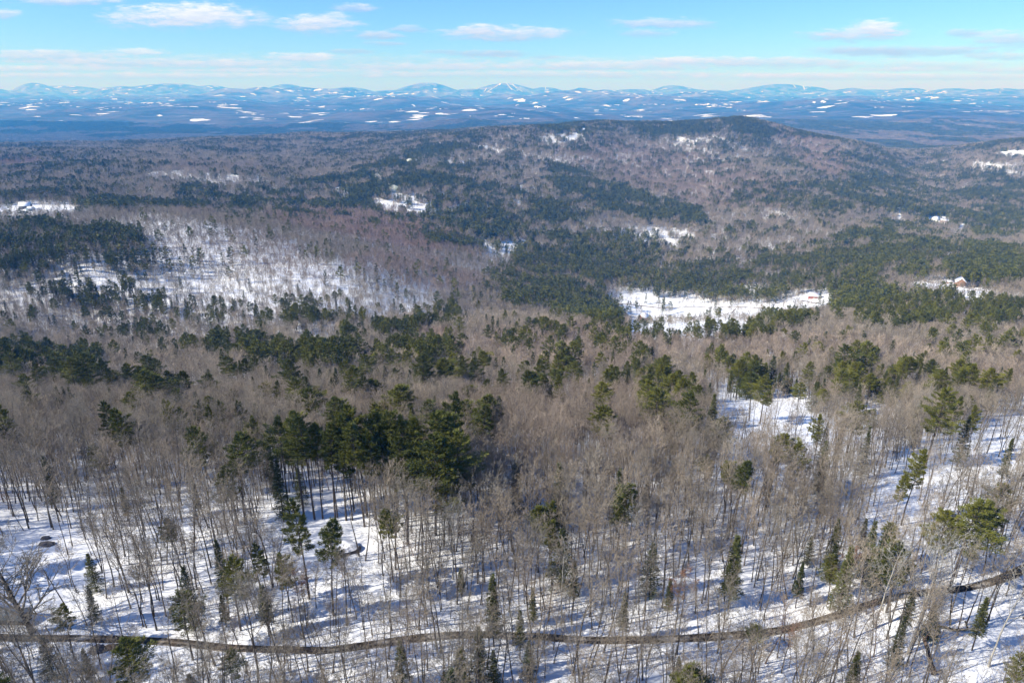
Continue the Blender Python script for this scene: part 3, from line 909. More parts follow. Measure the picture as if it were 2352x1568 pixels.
for i, kw in enumerate([dict(cb=.56, Wc=2.9), dict(cb=.60, Wc=3.2, H=26), dict(cb=.50, Wc=2.5), dict(cb=.64, Wc=3.0), dict(cb=.46, Wc=3.5, H=23)]):
    PINE_P.append(conifer_meshes(400 + i, 'pine', M_PINE, **{**dict(nb=70, per=95, lw=(.52, .125)), **kw}))
for i, kw in enumerate([dict(cb=.10, Wc=3.0), dict(cb=.18, Wc=2.5), dict(cb=.06, Wc=3.6, H=18), dict(cb=.3, Wc=2.6)]):
    HEM_P.append(conifer_meshes(420 + i, 'hemlock', M_HEM, **{**dict(H=19, nb=110, per=60, lw=(.42, .13)), **kw}))
PINE_MED = [conifer_meshes(440 + i, 'pine', M_PINE, cb=.46 + .06 * i, Wc=3.0, nb=44, per=20, lw=(1.0, .38))[2] for i in range(3)]
HEM_MED = [conifer_meshes(450 + i, 'hemlock', M_HEM, H=19, cb=.12 + .08 * i, Wc=3.0, nb=54, per=14, lw=(.95, .42))[2] for i in range(3)]
CON_LOW = [conifer_meshes(460 + i, ('pine', 'hemlock')[i % 2], (M_PINE, M_HEM)[i % 2], H=20, cb=(.35, .1)[i % 2], Wc=3.6, nb=26, per=7, lw=(1.7, .95), branches=False)[2] for i in range(4)]


# groups of far trees, one patch of woodland each
def patch(seed, size, ntree, con_share, detail):
    rg = np.random.RandomState(seed)
    parts = []
    for i in range(ntree):
        ox, oy = rg.uniform(-size / 2, size / 2, 2)
        s = rg.uniform(.75, 1.15)
        off = np.array([ox, oy, -1.0])
        if rg.rand() < con_share:
            kind = 'pine' if rg.rand() < .5 else 'hemlock'
            t, l, v = conifer(seed * 50 + i, kind, H=18, nb=(20 if detail else 9), per=(5 if detail else 3), lw=((2.0, 1.25) if detail else (3.2, 2.4)), cb=.15, Wc=3.4)
            parts.append((v * s + off, np.arange(len(v)).reshape(-1, 3), 1 if kind == 'pine' else 2))
            if detail:
                parts.append((*[(a * s + off) if k_ == 0 else a for k_, a in enumerate(tubes(t[:5:2], 3))], 3))
        elif detail:
            t, c = bare_tree(seed * 50 + i, H=18, n1=8, n2=4, n3=0, n4=0, tw=.13, cb=.35, ang=38, spread=.34, nseg1=1)
            v, f_ = tubes(t[::3] * np.r_[1, 1, 1, 1, 1, 1, 1, 1], 3)
            parts.append((v * s + off, f_, 3))
            v, f_ = tubes(c, 3)
            parts.append((v * s + off, f_, 0))
        else:
            m_ = 16
            dirs = rg.randn(m_, 3) * [.6, .6, 1]
            dirs[:, 2] = np.abs(dirs[:, 2]) + .4
            dirs /= np.linalg.norm(dirs, axis=1, keepdims=True)
            p0 = rg.randn(m_, 3) * [2.0, 2.0, 2.6] + [0, 0, 11]
            v, f_ = leaf_tris(p0, dirs, rg.uniform(3, 5, m_), rg.uniform(.6, 1.1, m_), rg)
            parts.append((v * s + off, f_, 0))
    return soup(parts, 'woodland_patch', [M_TWIG, M_PINE, M_HEM, M_TRUNK])


P_HARD = [patch(60 + i, 15, 7, 0.0, True) for i in range(4)]
P_CON = [patch(70 + i, 15, 7, 1.0, True) for i in range(4)]
F_HARD = [patch(80 + i, 40, 34, 0.0, False) for i in range(2)]
F_CON = [patch(90 + i, 40, 34, 1.0, False) for i in range(2)]

# ------------------------------------------------------------------ scatter
NOTREE = []
for (px_, py_, r_, ym_) in ((2205, 656, 14, 700), (2234, 660, 11, 700), (2181, 650, 9, 700), (1870, 684, 15, 600), (1478, 735, 14, 600), (1437, 727, 12, 600), (1586, 733, 9, 600), (2149, 506, 22, 1200), (2168, 510, 20, 1200), (60, 480, 20, 900), (71, 484, 16, 900)):
    h_ = ray_hit(px_, py_, 0, 6000, ym_)
    if h_:
        NOTREE.append((h_[0], h_[1], r_))


def grid_points(y0, y1, sp, umax, seed):
    rg = np.random.RandomState(seed)
    xs = np.arange(-umax * y1, umax * y1, sp)
    ys = np.arange(y0, y1, sp)
    X, Y = np.meshgrid(xs, ys)
    X = X.ravel() + (rg.rand(X.size) - .5) * sp * .95
    Y = Y.ravel() + (rg.rand(Y.size) - .5) * sp * .95
    m = (Y > y0) & (Y < y1) & (np.abs(X / np.maximum(Y, 1)) < umax)
    return X[m], Y[m], rg


def near_line(X, Y, L, r):
    m = np.zeros(len(X), bool)
    for i in range(0, len(L), 2):
        m |= (X - L[i, 0]) ** 2 + (Y - L[i, 1]) ** 2 < r * r
    return m


def scatter(y0, y1, sp, umax, seed, dens=1.0, canopy=11.0):
    X, Y, rg = grid_points(y0, y1, sp, umax, seed)
    Zg = zlook(X, Y)
    px, py = project(X, Y, Zg + canopy)
    gx, gy = project(X, Y, Zg + 1)
    con = cover(px, py, CONIF, base_conif(px, py), .42)
    opn = np.maximum(cover(px, py, OPENS, 0.0) * .92, cover(gx, gy, OPENS, 0.0))
    mid = (gx < 1050) & (gy > 500) & (gy < 780)
    opn = np.where(mid, opn * .52, opn)
    if y0 < 700:
        qx, qy = project(X, Y, Zg + canopy * 1.75)
        opn = np.maximum(opn, cover(qx, qy, OPENS, 0.0) * .95)
    red = cover(px, py, REDS, 0.0) * np.interp(py, [700, 800], [.62, .42])
    if y0 > 1000:
        sp_ = fbm(X / 26.0, Y / 40.0, 3, 66)
        opn = np.where(opn > .93, opn, np.clip(opn * (.05 + 1.55 * sp_) , 0, .9))
    elif y0 > 700:
        opn = np.minimum(opn, .955)
    clump = fbm(X / (sp * 7), Y / (sp * 7), 3, 77)
    con = np.clip(con * np.clip(.15 + clump * 1.75, .1, 2.4) + (clump - .5) * .5 * np.minimum(con * 2, 1), 0, 1)
    if 200 < y0 < 1300:
        con = con ** 1.7 * .7
    elif y0 > 1300:
        con = np.where(con > .7, con, con ** 1.5 * .95)
    isc = rg.rand(len(X)) < con
    keep = np.where(isc, rg.rand(len(X)) > opn * .99, rg.rand(len(X)) > np.where(opn > (.90 if y0 < 700 else .97), 1.0, opn * .97))
    keep &= rg.rand(len(X)) < dens * np.clip(.55 + clump * .9, 0, 1)
    for (hx_, hy_, hr_) in NOTREE:
        keep &= ~((np.abs(X / Y - hx_ / hy_) * hy_ < hr_) & (Y < hy_ + hr_ * .7) & (Y > hy_ - hr_ * 3.2))
    return X[keep], Y[keep], Zg[keep], isc[keep], red[keep], rg


EXPL = [  # conifers one can point out: kind, apex x, apex y, height, crown scale
    ('P', 683, 1152, 27, .95, 2), ('P', 743, 1202, 25, 1.0, 0), ('H', 497, 1239, 17, 1.0, 0), ('P', 526, 1287, 19, 1.1, 4), ('P', 597, 1245, 18, .85, 2), ('P', 650, 1260, 20, .9, 2), ('P', 413, 1365, 17, 1.15, 4),
    ('H', 507, 1365, 9, .7, 1), ('P', 139, 1395, 13, 1.15, 0), ('H', 190, 1487, 9, .8, 1), ('P', 520, 1500, 11, 1.2, 4), ('P', 393, 1190, 15, .8, 0), ('H', 443, 1100, 12, .75, 1), ('H', 633, 1057, 15, 1.2, 0), ('H', 683, 1074, 13, 1.2, 2),
    ('H', 95, 1458, 11, 1.3, 2), ('H', 433, 1545, 6, 1.0, 2), ('H', 278, 1118, 13, .9, 3), ('H', 600, 1342, 14, 1.2, 3), ('P', 891, 1169, 21, .95, 3), ('P', 1014, 1099, 21, 1.2, 4), ('P', 1238, 1160, 20, .95, 3), ('P', 1264, 1157, 20, .8, 0),
    ('P', 1427, 1105, 24, 1.2, 2), ('H', 1134, 1315, 16, .75, 1), ('H', 1057, 1302, 8, .7, 1), ('H', 1321, 1287, 14, .8, 3), ('H', 1437, 1357, 14, .9, 3), ('H', 1541, 1327, 12, .7, 3), ('H', 917, 1467, 12, 1.1, 2), ('H', 1100, 1438, 14, 1.1, 2),
    ('H', 1133, 1492, 10, 1.2, 2), ('H', 1050, 1490, 9, 1.1, 0), ('H', 1195, 1400, 13, 1.0, 3), ('H', 1215, 1470, 10, 1.1, 2), ('H', 1562, 1508, 8, 1.0, 0), ('P', 2110, 1030, 19, .85, 2), ('P', 2078, 1082, 18, .85, 2), ('P', 2235, 1149, 25, 1.35, 4), ('P', 2184, 1179, 20, 1.2, 4),
    ('H', 2041, 1206, 20, 1.0, 0), ('P', 2075, 1239, 20, 1.25, 4), ('H', 1955, 1255, 19, 1.15, 0), ('P', 1922, 1275, 14, 1.0, 4), ('H', 1865, 1229, 9, .8, 2), ('H', 1991, 1189, 13, .8, 3), ('H', 2078, 1415, 14, 1.0, 0), ('H', 2101, 1350, 13, 1.0, 3), ('H', 2151, 1385, 10, 1.3, 2),
    ('P', 1728, 1433, 7, 1.0, 4), ('H', 1911, 1102, 8, .9, 1), ('H', 2268, 1370, 14, 1.0, 3), ('H', 1845, 1292, 13, 1.0, 3), ('H', 1020, 1540, 8, 1.3, 2),
    ('P', 187, 816, 25, 1.45, 4), ('P', 160, 826, 23, 1.3, 4), ('P', 53, 796, 23, 1.2, 4), ('P', 20, 815, 22, 1.2, 4), ('P', 325, 856, 21, 1.5, 4), ('P', 350, 862, 20, 1.3, 4), ('P', 253, 920, 22, .95, 2), ('P', 283, 933, 22, 1.15, 2), ('P', 377, 913, 19, .85, 2), ('P', 423, 933, 18, .85, 2), ('P', 447, 920, 17, .7, 2),
    ('P', 480, 933, 18, .75, 2), ('P', 503, 916, 18, .75, 2), ('P', 543, 916, 18, .8, 2), ('P', 450, 980, 19, .9, 4), ('P', 580, 960, 18, .8, 0), ('P', 483, 1006, 12, .7, 2), ('P', 3, 920, 22, 1.0, 2),
    ('P', 637, 965, 23, 1.0, 0), ('P', 670, 952, 25, 1.1, 1), ('P', 695, 953, 25, 1.1, 1), ('P', 717, 972, 23, .9, 3), ('P', 747, 966, 24, 1.0, 0), ('P', 772, 955, 25, 1.0, 1), ('P', 793, 950, 24, .9, 0), ('P', 821, 926, 27, 1.1, 2), ('P', 844, 953, 25, 1.0, 0), ('P', 874, 956, 24, .9, 3), ('P', 897, 950, 25, 1.0, 1),
    ('P', 924, 962, 24, .9, 0), ('P', 941, 956, 24, .8, 2), ('P', 961, 956, 24, 1.0, 1), ('P', 991, 943, 26, 1.1, 4), ('P', 1017, 953, 25, 1.1, 1), ('P', 1031, 906, 27, .95, 2), ('P', 1047, 1000, 23, 1.2, 4), ('P', 990, 990, 24, 1.2, 4), ('P', 1024, 1000, 23, 1.2, 4), ('P', 924, 996, 22, 1.0, 0), ('P', 894, 990, 22, .9, 2),
    ('P', 860, 995, 22, .95, 0), ('P', 817, 975, 24, 1.0, 1), ('P', 790, 985, 22, .9, 2), ('P', 755, 990, 21, .9, 3), ('P', 960, 1015, 21, 1.0, 4), ('P', 905, 1030, 18, .9, 4), ('P', 673, 870, 20, 1.1, 4), ('P', 637, 876, 17, .8, 2),
    ('P', 1151, 843, 19, .9, 0), ('P', 1231, 853, 20, 1.3, 4), ('P', 1291, 863, 20, .85, 2), ('P', 1401, 846, 20, .9, 2), ('P', 1321, 826, 19, 1.3, 4), ('P', 1324, 780, 20, .9, 0), ('P', 1284, 833, 18, .9, 2), ('P', 1490, 878, 21, 1.2, 4), ('P', 1517, 896, 21, 1.3, 4), ('H', 1174, 783, 20, .9, 0), ('H', 1131, 740, 20, .9, 0),
    ('P', 844, 816, 21, 1.2, 4), ('P', 1031, 813, 22, 1.3, 4), ('P', 984, 800, 20, 1.0, 4), ('P', 1084, 820, 18, .9, 0), ('H', 1351, 793, 16, .9, 0), ('H', 1384, 793, 16, .9, 1), ('H', 1411, 803, 18, .9, 0), ('H', 1217, 780, 15, .9, 0), ('H', 1437, 776, 14, .9, 0),
    ('P', 1595, 900, 22, 1.2, 4), ('H', 1641, 906, 20, 1.0, 0), ('P', 1951, 796, 24, 1.3, 4), ('P', 2005, 796, 21, 1.0, 4), ('P', 2018, 833, 17, .9, 2), ('P', 2088, 818, 22, .85, 2), ('P', 2168, 886, 24, 1.1, 4), ('P', 2205, 912, 16, .8, 0), ('P', 1971, 833, 17, .8, 2), ('P', 1798, 803, 20, 1.0, 2), ('P', 1851, 830, 19, 1.0, 4),
    ('P', 1735, 856, 20, 1.3, 4), ('P', 1761, 860, 20, 1.2, 4), ('P', 2181, 786, 21, 1.2, 4), ('P', 2255, 776, 19, 1.0, 0), ('P', 2291, 783, 19, .9, 2), ('P', 2338, 800, 19, 1.2, 0), ('P', 2325, 776, 18, 1.1, 0), ('P', 2151, 756, 20, 1.1, 4), ('P', 2131, 806, 18, .9, 0), ('P', 2148, 860, 18, 1.0, 4),
    ('P', 1888, 956, 16, .8, 0), ('H', 1901, 970, 14, .8, 0), ('H', 1935, 976, 13, .8, 1), ('P', 1831, 1016, 16, .9, 4), ('H', 1978, 883, 17, .9, 0), ('P', 1651, 956, 16, 1.2, 4), ('P', 1885, 876, 15, .8, 2), ('H', 1998, 980, 15, .8, 0), ('P', 2251, 930, 16, .8, 2),
    ('H', 570, 778, 20, .9, 0), ('H', 590, 775, 19, .9, 1), ('P', 660, 672, 24, 1.2, 4), ('P', 700, 690, 22, 1.2, 4), ('H', 600, 712, 17, .9, 0), ('H', 1040, 680, 22, 1.2, 0), ('H', 770, 678, 19, .8, 1), ('P', 720, 700, 22, 1.2, 0), ('H', 800, 690, 20, .9, 1), ('P', 1100, 690, 22, 1.0, 0),
]
trees_c = []      # conifers: x, y, z, kind, variant, height scale, width scale, yaw, explicit label key
rr = random.Random(5)
for k_, ax, ay, h, cs_, var in EXPL:
    if ay > 1060:
        h = h * .74
        cs_ = cs_ * .97
    elif not (600 < ax < 1090 and ay > 900):
        h = h * .95
    else:
        cs_ = cs_ * .86
    hit = ray_hit(ax, ay, h, 3000, 40)
    if hit is None:
        continue
    x, y = hit
    H0 = ([24, 26, 24, 24, 23] if k_ == 'P' else [19, 19, 18, 19])[var]
    trees_c.append((x, y, float(zlook(x, y)), k_, var, h / H0, cs_, rr.uniform(0, 6.28), (ax, ay)))

hard_near, con_extra = [], []
# near zone
X, Y, Zg, isc, red, rg = scatter(34, 300, 2.85, 1.25, 1, 1.05, 7.0)
bad = near_line(X, Y, TRK, 2.4)
# keep a few metres free round pointed-out conifers and shed
for t_ in trees_c:
    if t_[1] < 300:
        bad |= (X - t_[0]) ** 2 + (Y - t_[1]) ** 2 < 2.2 ** 2
SHED = ray_hit(4, 1428)
bad |= (np.abs(X - SHED[0]) < 9) & (np.abs(Y - SHED[1]) < 4)
DEADP = ray_hit(2140, 1535)
bad |= (X - DEADP[0]) ** 2 + (Y - DEADP[1]) ** 2 < 9
BOULD = ray_hit(225, 1492)
bad |= (X - BOULD[0]) ** 2 + (Y - BOULD[1]) ** 2 < 12
X, Y, Zg, isc, red = X[~bad], Y[~bad], Zg[~bad], isc[~bad], red[~bad]
near_b = [(float(a), float(b), float(c), float(r_)) for a, b, c, r_, i_ in zip(X, Y, Zg, red, isc) if not i_]
near_c = [(float(a), float(b), float(c)) for a, b, c, i_ in zip(X, Y, Zg, isc) if i_]
for (a, b, c) in near_c:
    k_ = 'P' if rr.random() < .45 else 'H'
    var = rr.randrange(5 if k_ == 'P' else 4)
    trees_c.append((a, b, c, k_, var, rr.uniform(.4, .85), rr.uniform(.95, 1.45), rr.uniform(0, 6.28), None))
print('near bare', len(near_b), 'near conifers', len(near_c), 'pointed', len(trees_c) - len(near_c))

FR = (-30, 2382, -30, 1598)


def in_frame(x, y, z, h):
    for t in (0.1, .5, 1.0):
        px, py = project(x, y, z + h * t)
        if FR[0] < px < FR[1] and FR[2] < py < FR[3]:
            return True
    return False


def place(name, loc, yaw, scl, meshes, parts=('trunk', 'crown'), tilt=(0, 0)):
    o = bpy.data.objects.new(name, None)
    o.empty_display_size = .5
    COL.objects.link(o)
    o.location = loc
    o.rotation_euler = (tilt[0], tilt[1], yaw)
    o.scale = scl
    for pn, me in zip(parts, meshes):
        link(pn, me, o)
    return o


def dist(t):
    return math.sqrt(t[0] ** 2 + t[1] ** 2 + (CAM_H - t[2]) ** 2)


def zone(px, py):
    side = 'far to the left' if px < 420 else 'left of the middle' if px < 900 else 'in the middle' if px < 1450 else 'right of the middle' if px < 1950 else 'far to the right'
    return side


def track_side(px, py_base):
    xs = [q[0] for q in TRACK_PX]
    ty = np.interp(px, xs, [q[1] for q in TRACK_PX])
    return 'near side of the track' if py_base > ty else 'first slope beyond the track' if py_base > ty - 130 else 'open hardwoods well beyond the track'


# ---- individual hardwoods: the 300 that show largest
near_b.sort(key=dist)
stuff_b = []       # x y z idx scale tint lum
uX, uY, uZ, uc, ur, urg = scatter(40, 260, 4.3, 1.2, 21, .7, 3.0)
ub = near_line(uX, uY, TRK, 1.9)
for a, b, c, r_, q_ in zip(uX, uY, uZ, ur, ub):
    if q_:
        continue
    s = urg.uniform(.25, .60)
    stuff_b.append((a, b, c, (5, 7, 2, 5)[urg.randint(4)], s * 1.15, s, r_ + (.5 if urg.rand() < .08 else 0), urg.uniform(-.2, .3)))
used = 0
OAKP = ray_hit(75, 1452)
KINDS = ['straight grey', 'slender grey', 'wide crowned brown', 'high crowned grey', 'tall leaning grey', 'short thin', 'high crowned leaning', 'bushy brown']
for t_ in near_b:
    x, y, z, rd = t_
    if (x - OAKP[0]) ** 2 + (y - OAKP[1]) ** 2 < 16:
        continue
    s = rr.uniform(.50, .78) * (1 if y < 170 else .86 if y < 220 else .76)
    v = rr.randrange(8)
    if used < 290 and in_frame(x, y, z, 22 * s):
        px, py = project(x, y, z)
        o = place('bare_tree', (x, y, z - .15), rr.uniform(0, 6.28), (s * rr.uniform(.85, 1.1), s * rr.uniform(.85, 1.1), s), BARE_P[v])
        zn = f'{zone(px, py)}, {track_side(px, py)}'
        tag(o, f'{KINDS[v]} leafless hardwood {zn}', 'tree', f'{KINDS[v]} hardwoods {zn}')
        used += 1
    else:
        stuff_b.append((x, y, z, v, s, s, rd, rr.uniform(-.3, .5)))
print('individual bare trees', used)

# ---- individual conifers
trees_c.sort(key=dist)
stuff_p, stuff_h = [], []
cnt = {'P': 0, 'H': 0}
for (x, y, z, k_, var, hs, ws, yaw, key) in trees_c:
    h = 24 * hs
    if cnt[k_] < 260 and in_frame(x, y, z, h):
        ms = (PINE_P if k_ == 'P' else HEM_P)[var][:2]
        nm = 'pine_tree' if k_ == 'P' else 'hemlock_tree'
        o = place(nm, (x, y, z - .2), yaw, (hs * ws if hs * ws > .45 else .45, hs * ws if hs * ws > .45 else .45, hs), ms)
        px, py = project(x, y, z + h)
        bx, by = project(x, y, z)
        o['_key'] = [float(px), float(py)]
        o['_base'] = [float(bx), float(by)]
        o['_ek'] = [float(key[0]), float(key[1])] if key else [0.0, 0.0]
        o['category'] = 'tree'
        cnt[k_] += 1
    else:
        (stuff_p if k_ == 'P' else stuff_h).append((x, y, z, var if k_ == 'P' else var, hs * ws, hs, 0.0, 0.0))
print('individual conifers', cnt)

# ---- stuff: middle distance
X, Y, Zg, isc, red, rg = scatter(300, 720, 3.7, 1.05, 2, .97)
for a, b, c, i_, r_ in zip(X, Y, Zg, isc, red):
    s = rg.uniform(.48, .72)
    if i_:
        s = s * 1.42
        if rg.rand() < .5:
            stuff_p.append((a, b, c, 5 + rg.randint(3), s * rg.uniform(.8, 1.15), s * .95, 0, 0))
        else:
            stuff_h.append((a, b, c, 4 + rg.randint(3), s * rg.uniform(.8, 1.15), s, 0, 0))
    else:
        stuff_b.append((a, b, c, (8 + rg.randint(6)) if rg.rand() > .06 else (18 + rg.randint(2)), s, s, r_, rg.uniform(-.3, .75)))
X, Y, Zg, isc, red, rg = scatter(720, 1350, 4.0, .95, 3, .97)
for a, b, c, i_, r_ in zip(X, Y, Zg, isc, red):
    s = rg.uniform(.52, .78)
    if i_:
        s = s * 1.36
        k_ = rg.randint(2)
        if k_ == 0:
            stuff_p.append((a, b, c, 8 + rg.randint(2), s * 1.05, s, 0, 0))
        else:
            stuff_h.append((a, b, c, 7 + rg.randint(2), s * 1.05, s, 0, 0))
    else:
        stuff_b.append((a, b, c, 14 + rg.randint(4), s, s, r_, rg.uniform(-.5, .45)))
far_w = []
X, Y, Zg, isc, red, rg = scatter(1350, 4700, 13.0, .92, 4, 1.0)
for a, b, c, i_, r_ in zip(X, Y, Zg, isc, red):
    s = rg.uniform(.85, 1.15)
    far_w.append((a, b, c, (4 if i_ else 0) + rg.randint(4), s, s, r_, rg.uniform(-.12, .42)))
X, Y, Zg, isc, red, rg = scatter(4700, 8200, 38.0, .85, 5, 1.0)
cfv = fbm(X / 330.0, Y / 500.0, 5, 88)
for a, b, c, i_, r_, q_ in zip(X, Y, Zg, isc, red, cfv):
    s = rg.uniform(.9, 1.1)
    far_w.append((a, b, c, (10 if q_ > .5 else 8) + rg.randint(2), s, s, r_ * .5, rg.uniform(-.45, -.05)))
print('stuff', len(stuff_b), len(stuff_p), len(stuff_h), len(far_w))


def forest(name, data, protos, label):
    d = np.array(data, float)
    me = bpy.data.meshes.new(name + '_points')
    me.vertices.add(len(d))
    me.vertices.foreach_set('co', d[:, :3].astype(np.float32).ravel())
    for nm, col in (('tint', 6), ('lum', 7)):
        a_ = me.attributes.new(nm, 'FLOAT', 'POINT')
        a_.data.foreach_set('value', d[:, col].astype(np.float32))
    a_ = me.attributes.new('idx', 'INT', 'POINT')
    a_.data.foreach_set('value', d[:, 3].astype(np.int32))
    rg_ = np.random.RandomState(len(d))
    rot = np.stack([rg_.randn(len(d)) * .03, rg_.randn(len(d)) * .03, rg_.rand(len(d)) * 6.283], 1)
    a_ = me.attributes.new('rot', 'FLOAT_VECTOR', 'POINT')
    a_.data.foreach_set('vector', rot.astype(np.float32).ravel())
    a_ = me.attributes.new('scl', 'FLOAT_VECTOR', 'POINT')
    a_.data.foreach_set('vector', d[:, [4, 4, 5]].astype(np.float32).ravel())
    o = link(name, me)
    tag(o, label, None, None, 'stuff')
    ng = bpy.data.node_groups.new(name + '_nodes', 'GeometryNodeTree')
    ng.interface.new_socket('Geometry', in_out='INPUT', socket_type='NodeSocketGeometry')
    ng.interface.new_socket('Geometry', in_out='OUTPUT', socket_type='NodeSocketGeometry')
    gi = ng.nodes.new('NodeGroupInput')
    go = ng.nodes.new('NodeGroupOutput')
    jn = ng.nodes.new('GeometryNodeJoinGeometry')
    na = {}
    for nm, ty in (('idx', 'INT'), ('rot', 'FLOAT_VECTOR'), ('scl', 'FLOAT_VECTOR')):
        q = ng.nodes.new('GeometryNodeInputNamedAttribute')
        q.data_type = ty
        q.inputs['Name'].default_value = nm
        na[nm] = q.outputs['Attribute']
    present = set(d[:, 3].astype(int).tolist())
    for k, pm in enumerate(protos):
        if k not in present:
            continue
        po = bpy.data.objects.new(name + '_source', pm)
        oi = ng.nodes.new('GeometryNodeObjectInfo')
        oi.inputs['Object'].default_value = po
        oi.inputs['As Instance'].default_value = False
        cmp_ = ng.nodes.new('FunctionNodeCompare')
        cmp_.data_type = 'INT'
        cmp_.operation = 'EQUAL'
        ng.links.new(na['idx'], cmp_.inputs[2])
        cmp_.inputs[3].default_value = k
        ip = ng.nodes.new('GeometryNodeInstanceOnPoints')
        ng.links.new(gi.outputs[0], ip.inputs['Points'])
        ng.links.new(cmp_.outputs[0], ip.inputs['Selection'])
        ng.links.new(oi.outputs['Geometry'], ip.inputs['Instance'])
        ng.links.new(na['rot'], ip.inputs['Rotation'])
        ng.links.new(na['scl'], ip.inputs['Scale'])
        ng.links.new(ip.outputs[0], jn.inputs[0])
    ng.links.new(jn.outputs[0], go.inputs[0])
    md = o.modifiers.new('scatter', 'NODES')
    md.node_group = ng
    return o


forest('hardwood_forest', stuff_b, BARE_FULL + BARE_MED + BARE_LOW + BIRCH_FULL, 'leafless grey brown hardwood forest covering the slopes')
forest('pine_forest', stuff_p, [q[2] for q in PINE_P] + PINE_MED + CON_LOW[0::2], 'dark green pine woods scattered over the slopes')
forest('hemlock_forest', stuff_h, [q[2] for q in HEM_P] + HEM_MED + CON_LOW[1::2], 'dark hemlock and spruce woods scattered over the slopes')
forest('far_forest', far_w, P_HARD + P_CON + F_HARD + F_CON, 'distant mixed forest over the long hill and the river valley')


# ------------------------------------------------------------------ buildings
M_BROWN = mat_simple('brown_boards', (.20, .105, .06), (.27, .15, .09), 1.5)
M_REDW = mat_simple('red_boards', (.20, .06, .05), (.26, .09, .075), 1.5)
M_WHITEW = mat_simple('white_boards', (.62, .62, .60), (.72, .72, .70), 1.5)
M_BLUEW = mat_simple('blue_grey_boards', (.16, .22, .27), (.20, .27, .32), 1.5)
M_DARKR = mat_simple('dark_shingles', (.035, .037, .045), (.06, .06, .07), 1.2)
M_RSNOW = mat_simple('roof_snow', (.84, .85, .88), (.72, .74, .78), .4)
M_GLASS = mat_simple('dark_window', (.02, .025, .03), (.03, .035, .045), 1.0, .15)
M_TRIM = mat_simple('trim_paint', (.55, .54, .50), (.62, .61, .58), 1.0)
M_METAL = mat_simple('greenish_roof_metal', (.36, .42, .42), (.44, .50, .50), .7, .45)
M_BRICK = mat_simple('chimney_brick', (.22, .10, .08), (.28, .15, .12), 3.0)
M_ROCK = mat_simple('dark_rock', (.06, .055, .06), (.13, .12, .13), 1.2)
M_LEDGE = mat_simple('lichen_ledge', (.30, .33, .22), (.55, .55, .48), .12)
M_LOG = mat_simple('dead_wood', (.07, .045, .035), (.15, .10, .07), 1.4)
M_MOSS = mat_simple('mossy_wood', (.16, .14, .07), (.10, .08, .055), 1.4)


def box(x0, x1, y0, y1, z0, z1):
    V = np.array([(x, y, z) for z in (z0, z1) for x, y in ((x0, y0), (x1, y0), (x1, y1), (x0, y1))], float)
    Fq = np.array([(0, 3, 2, 1), (4, 5, 6, 7), (0, 1, 5, 4), (1, 2, 6, 5), (2, 3, 7, 6), (3, 0, 4, 7)])
    return V, Fq


def joinq(parts):
    VV, FF, o = [], [], 0
    for V, Fq in parts:
        VV.append(V)
        FF.append(Fq + o)
        o += len(V)
    return np.concatenate(VV), np.concatenate(FF)


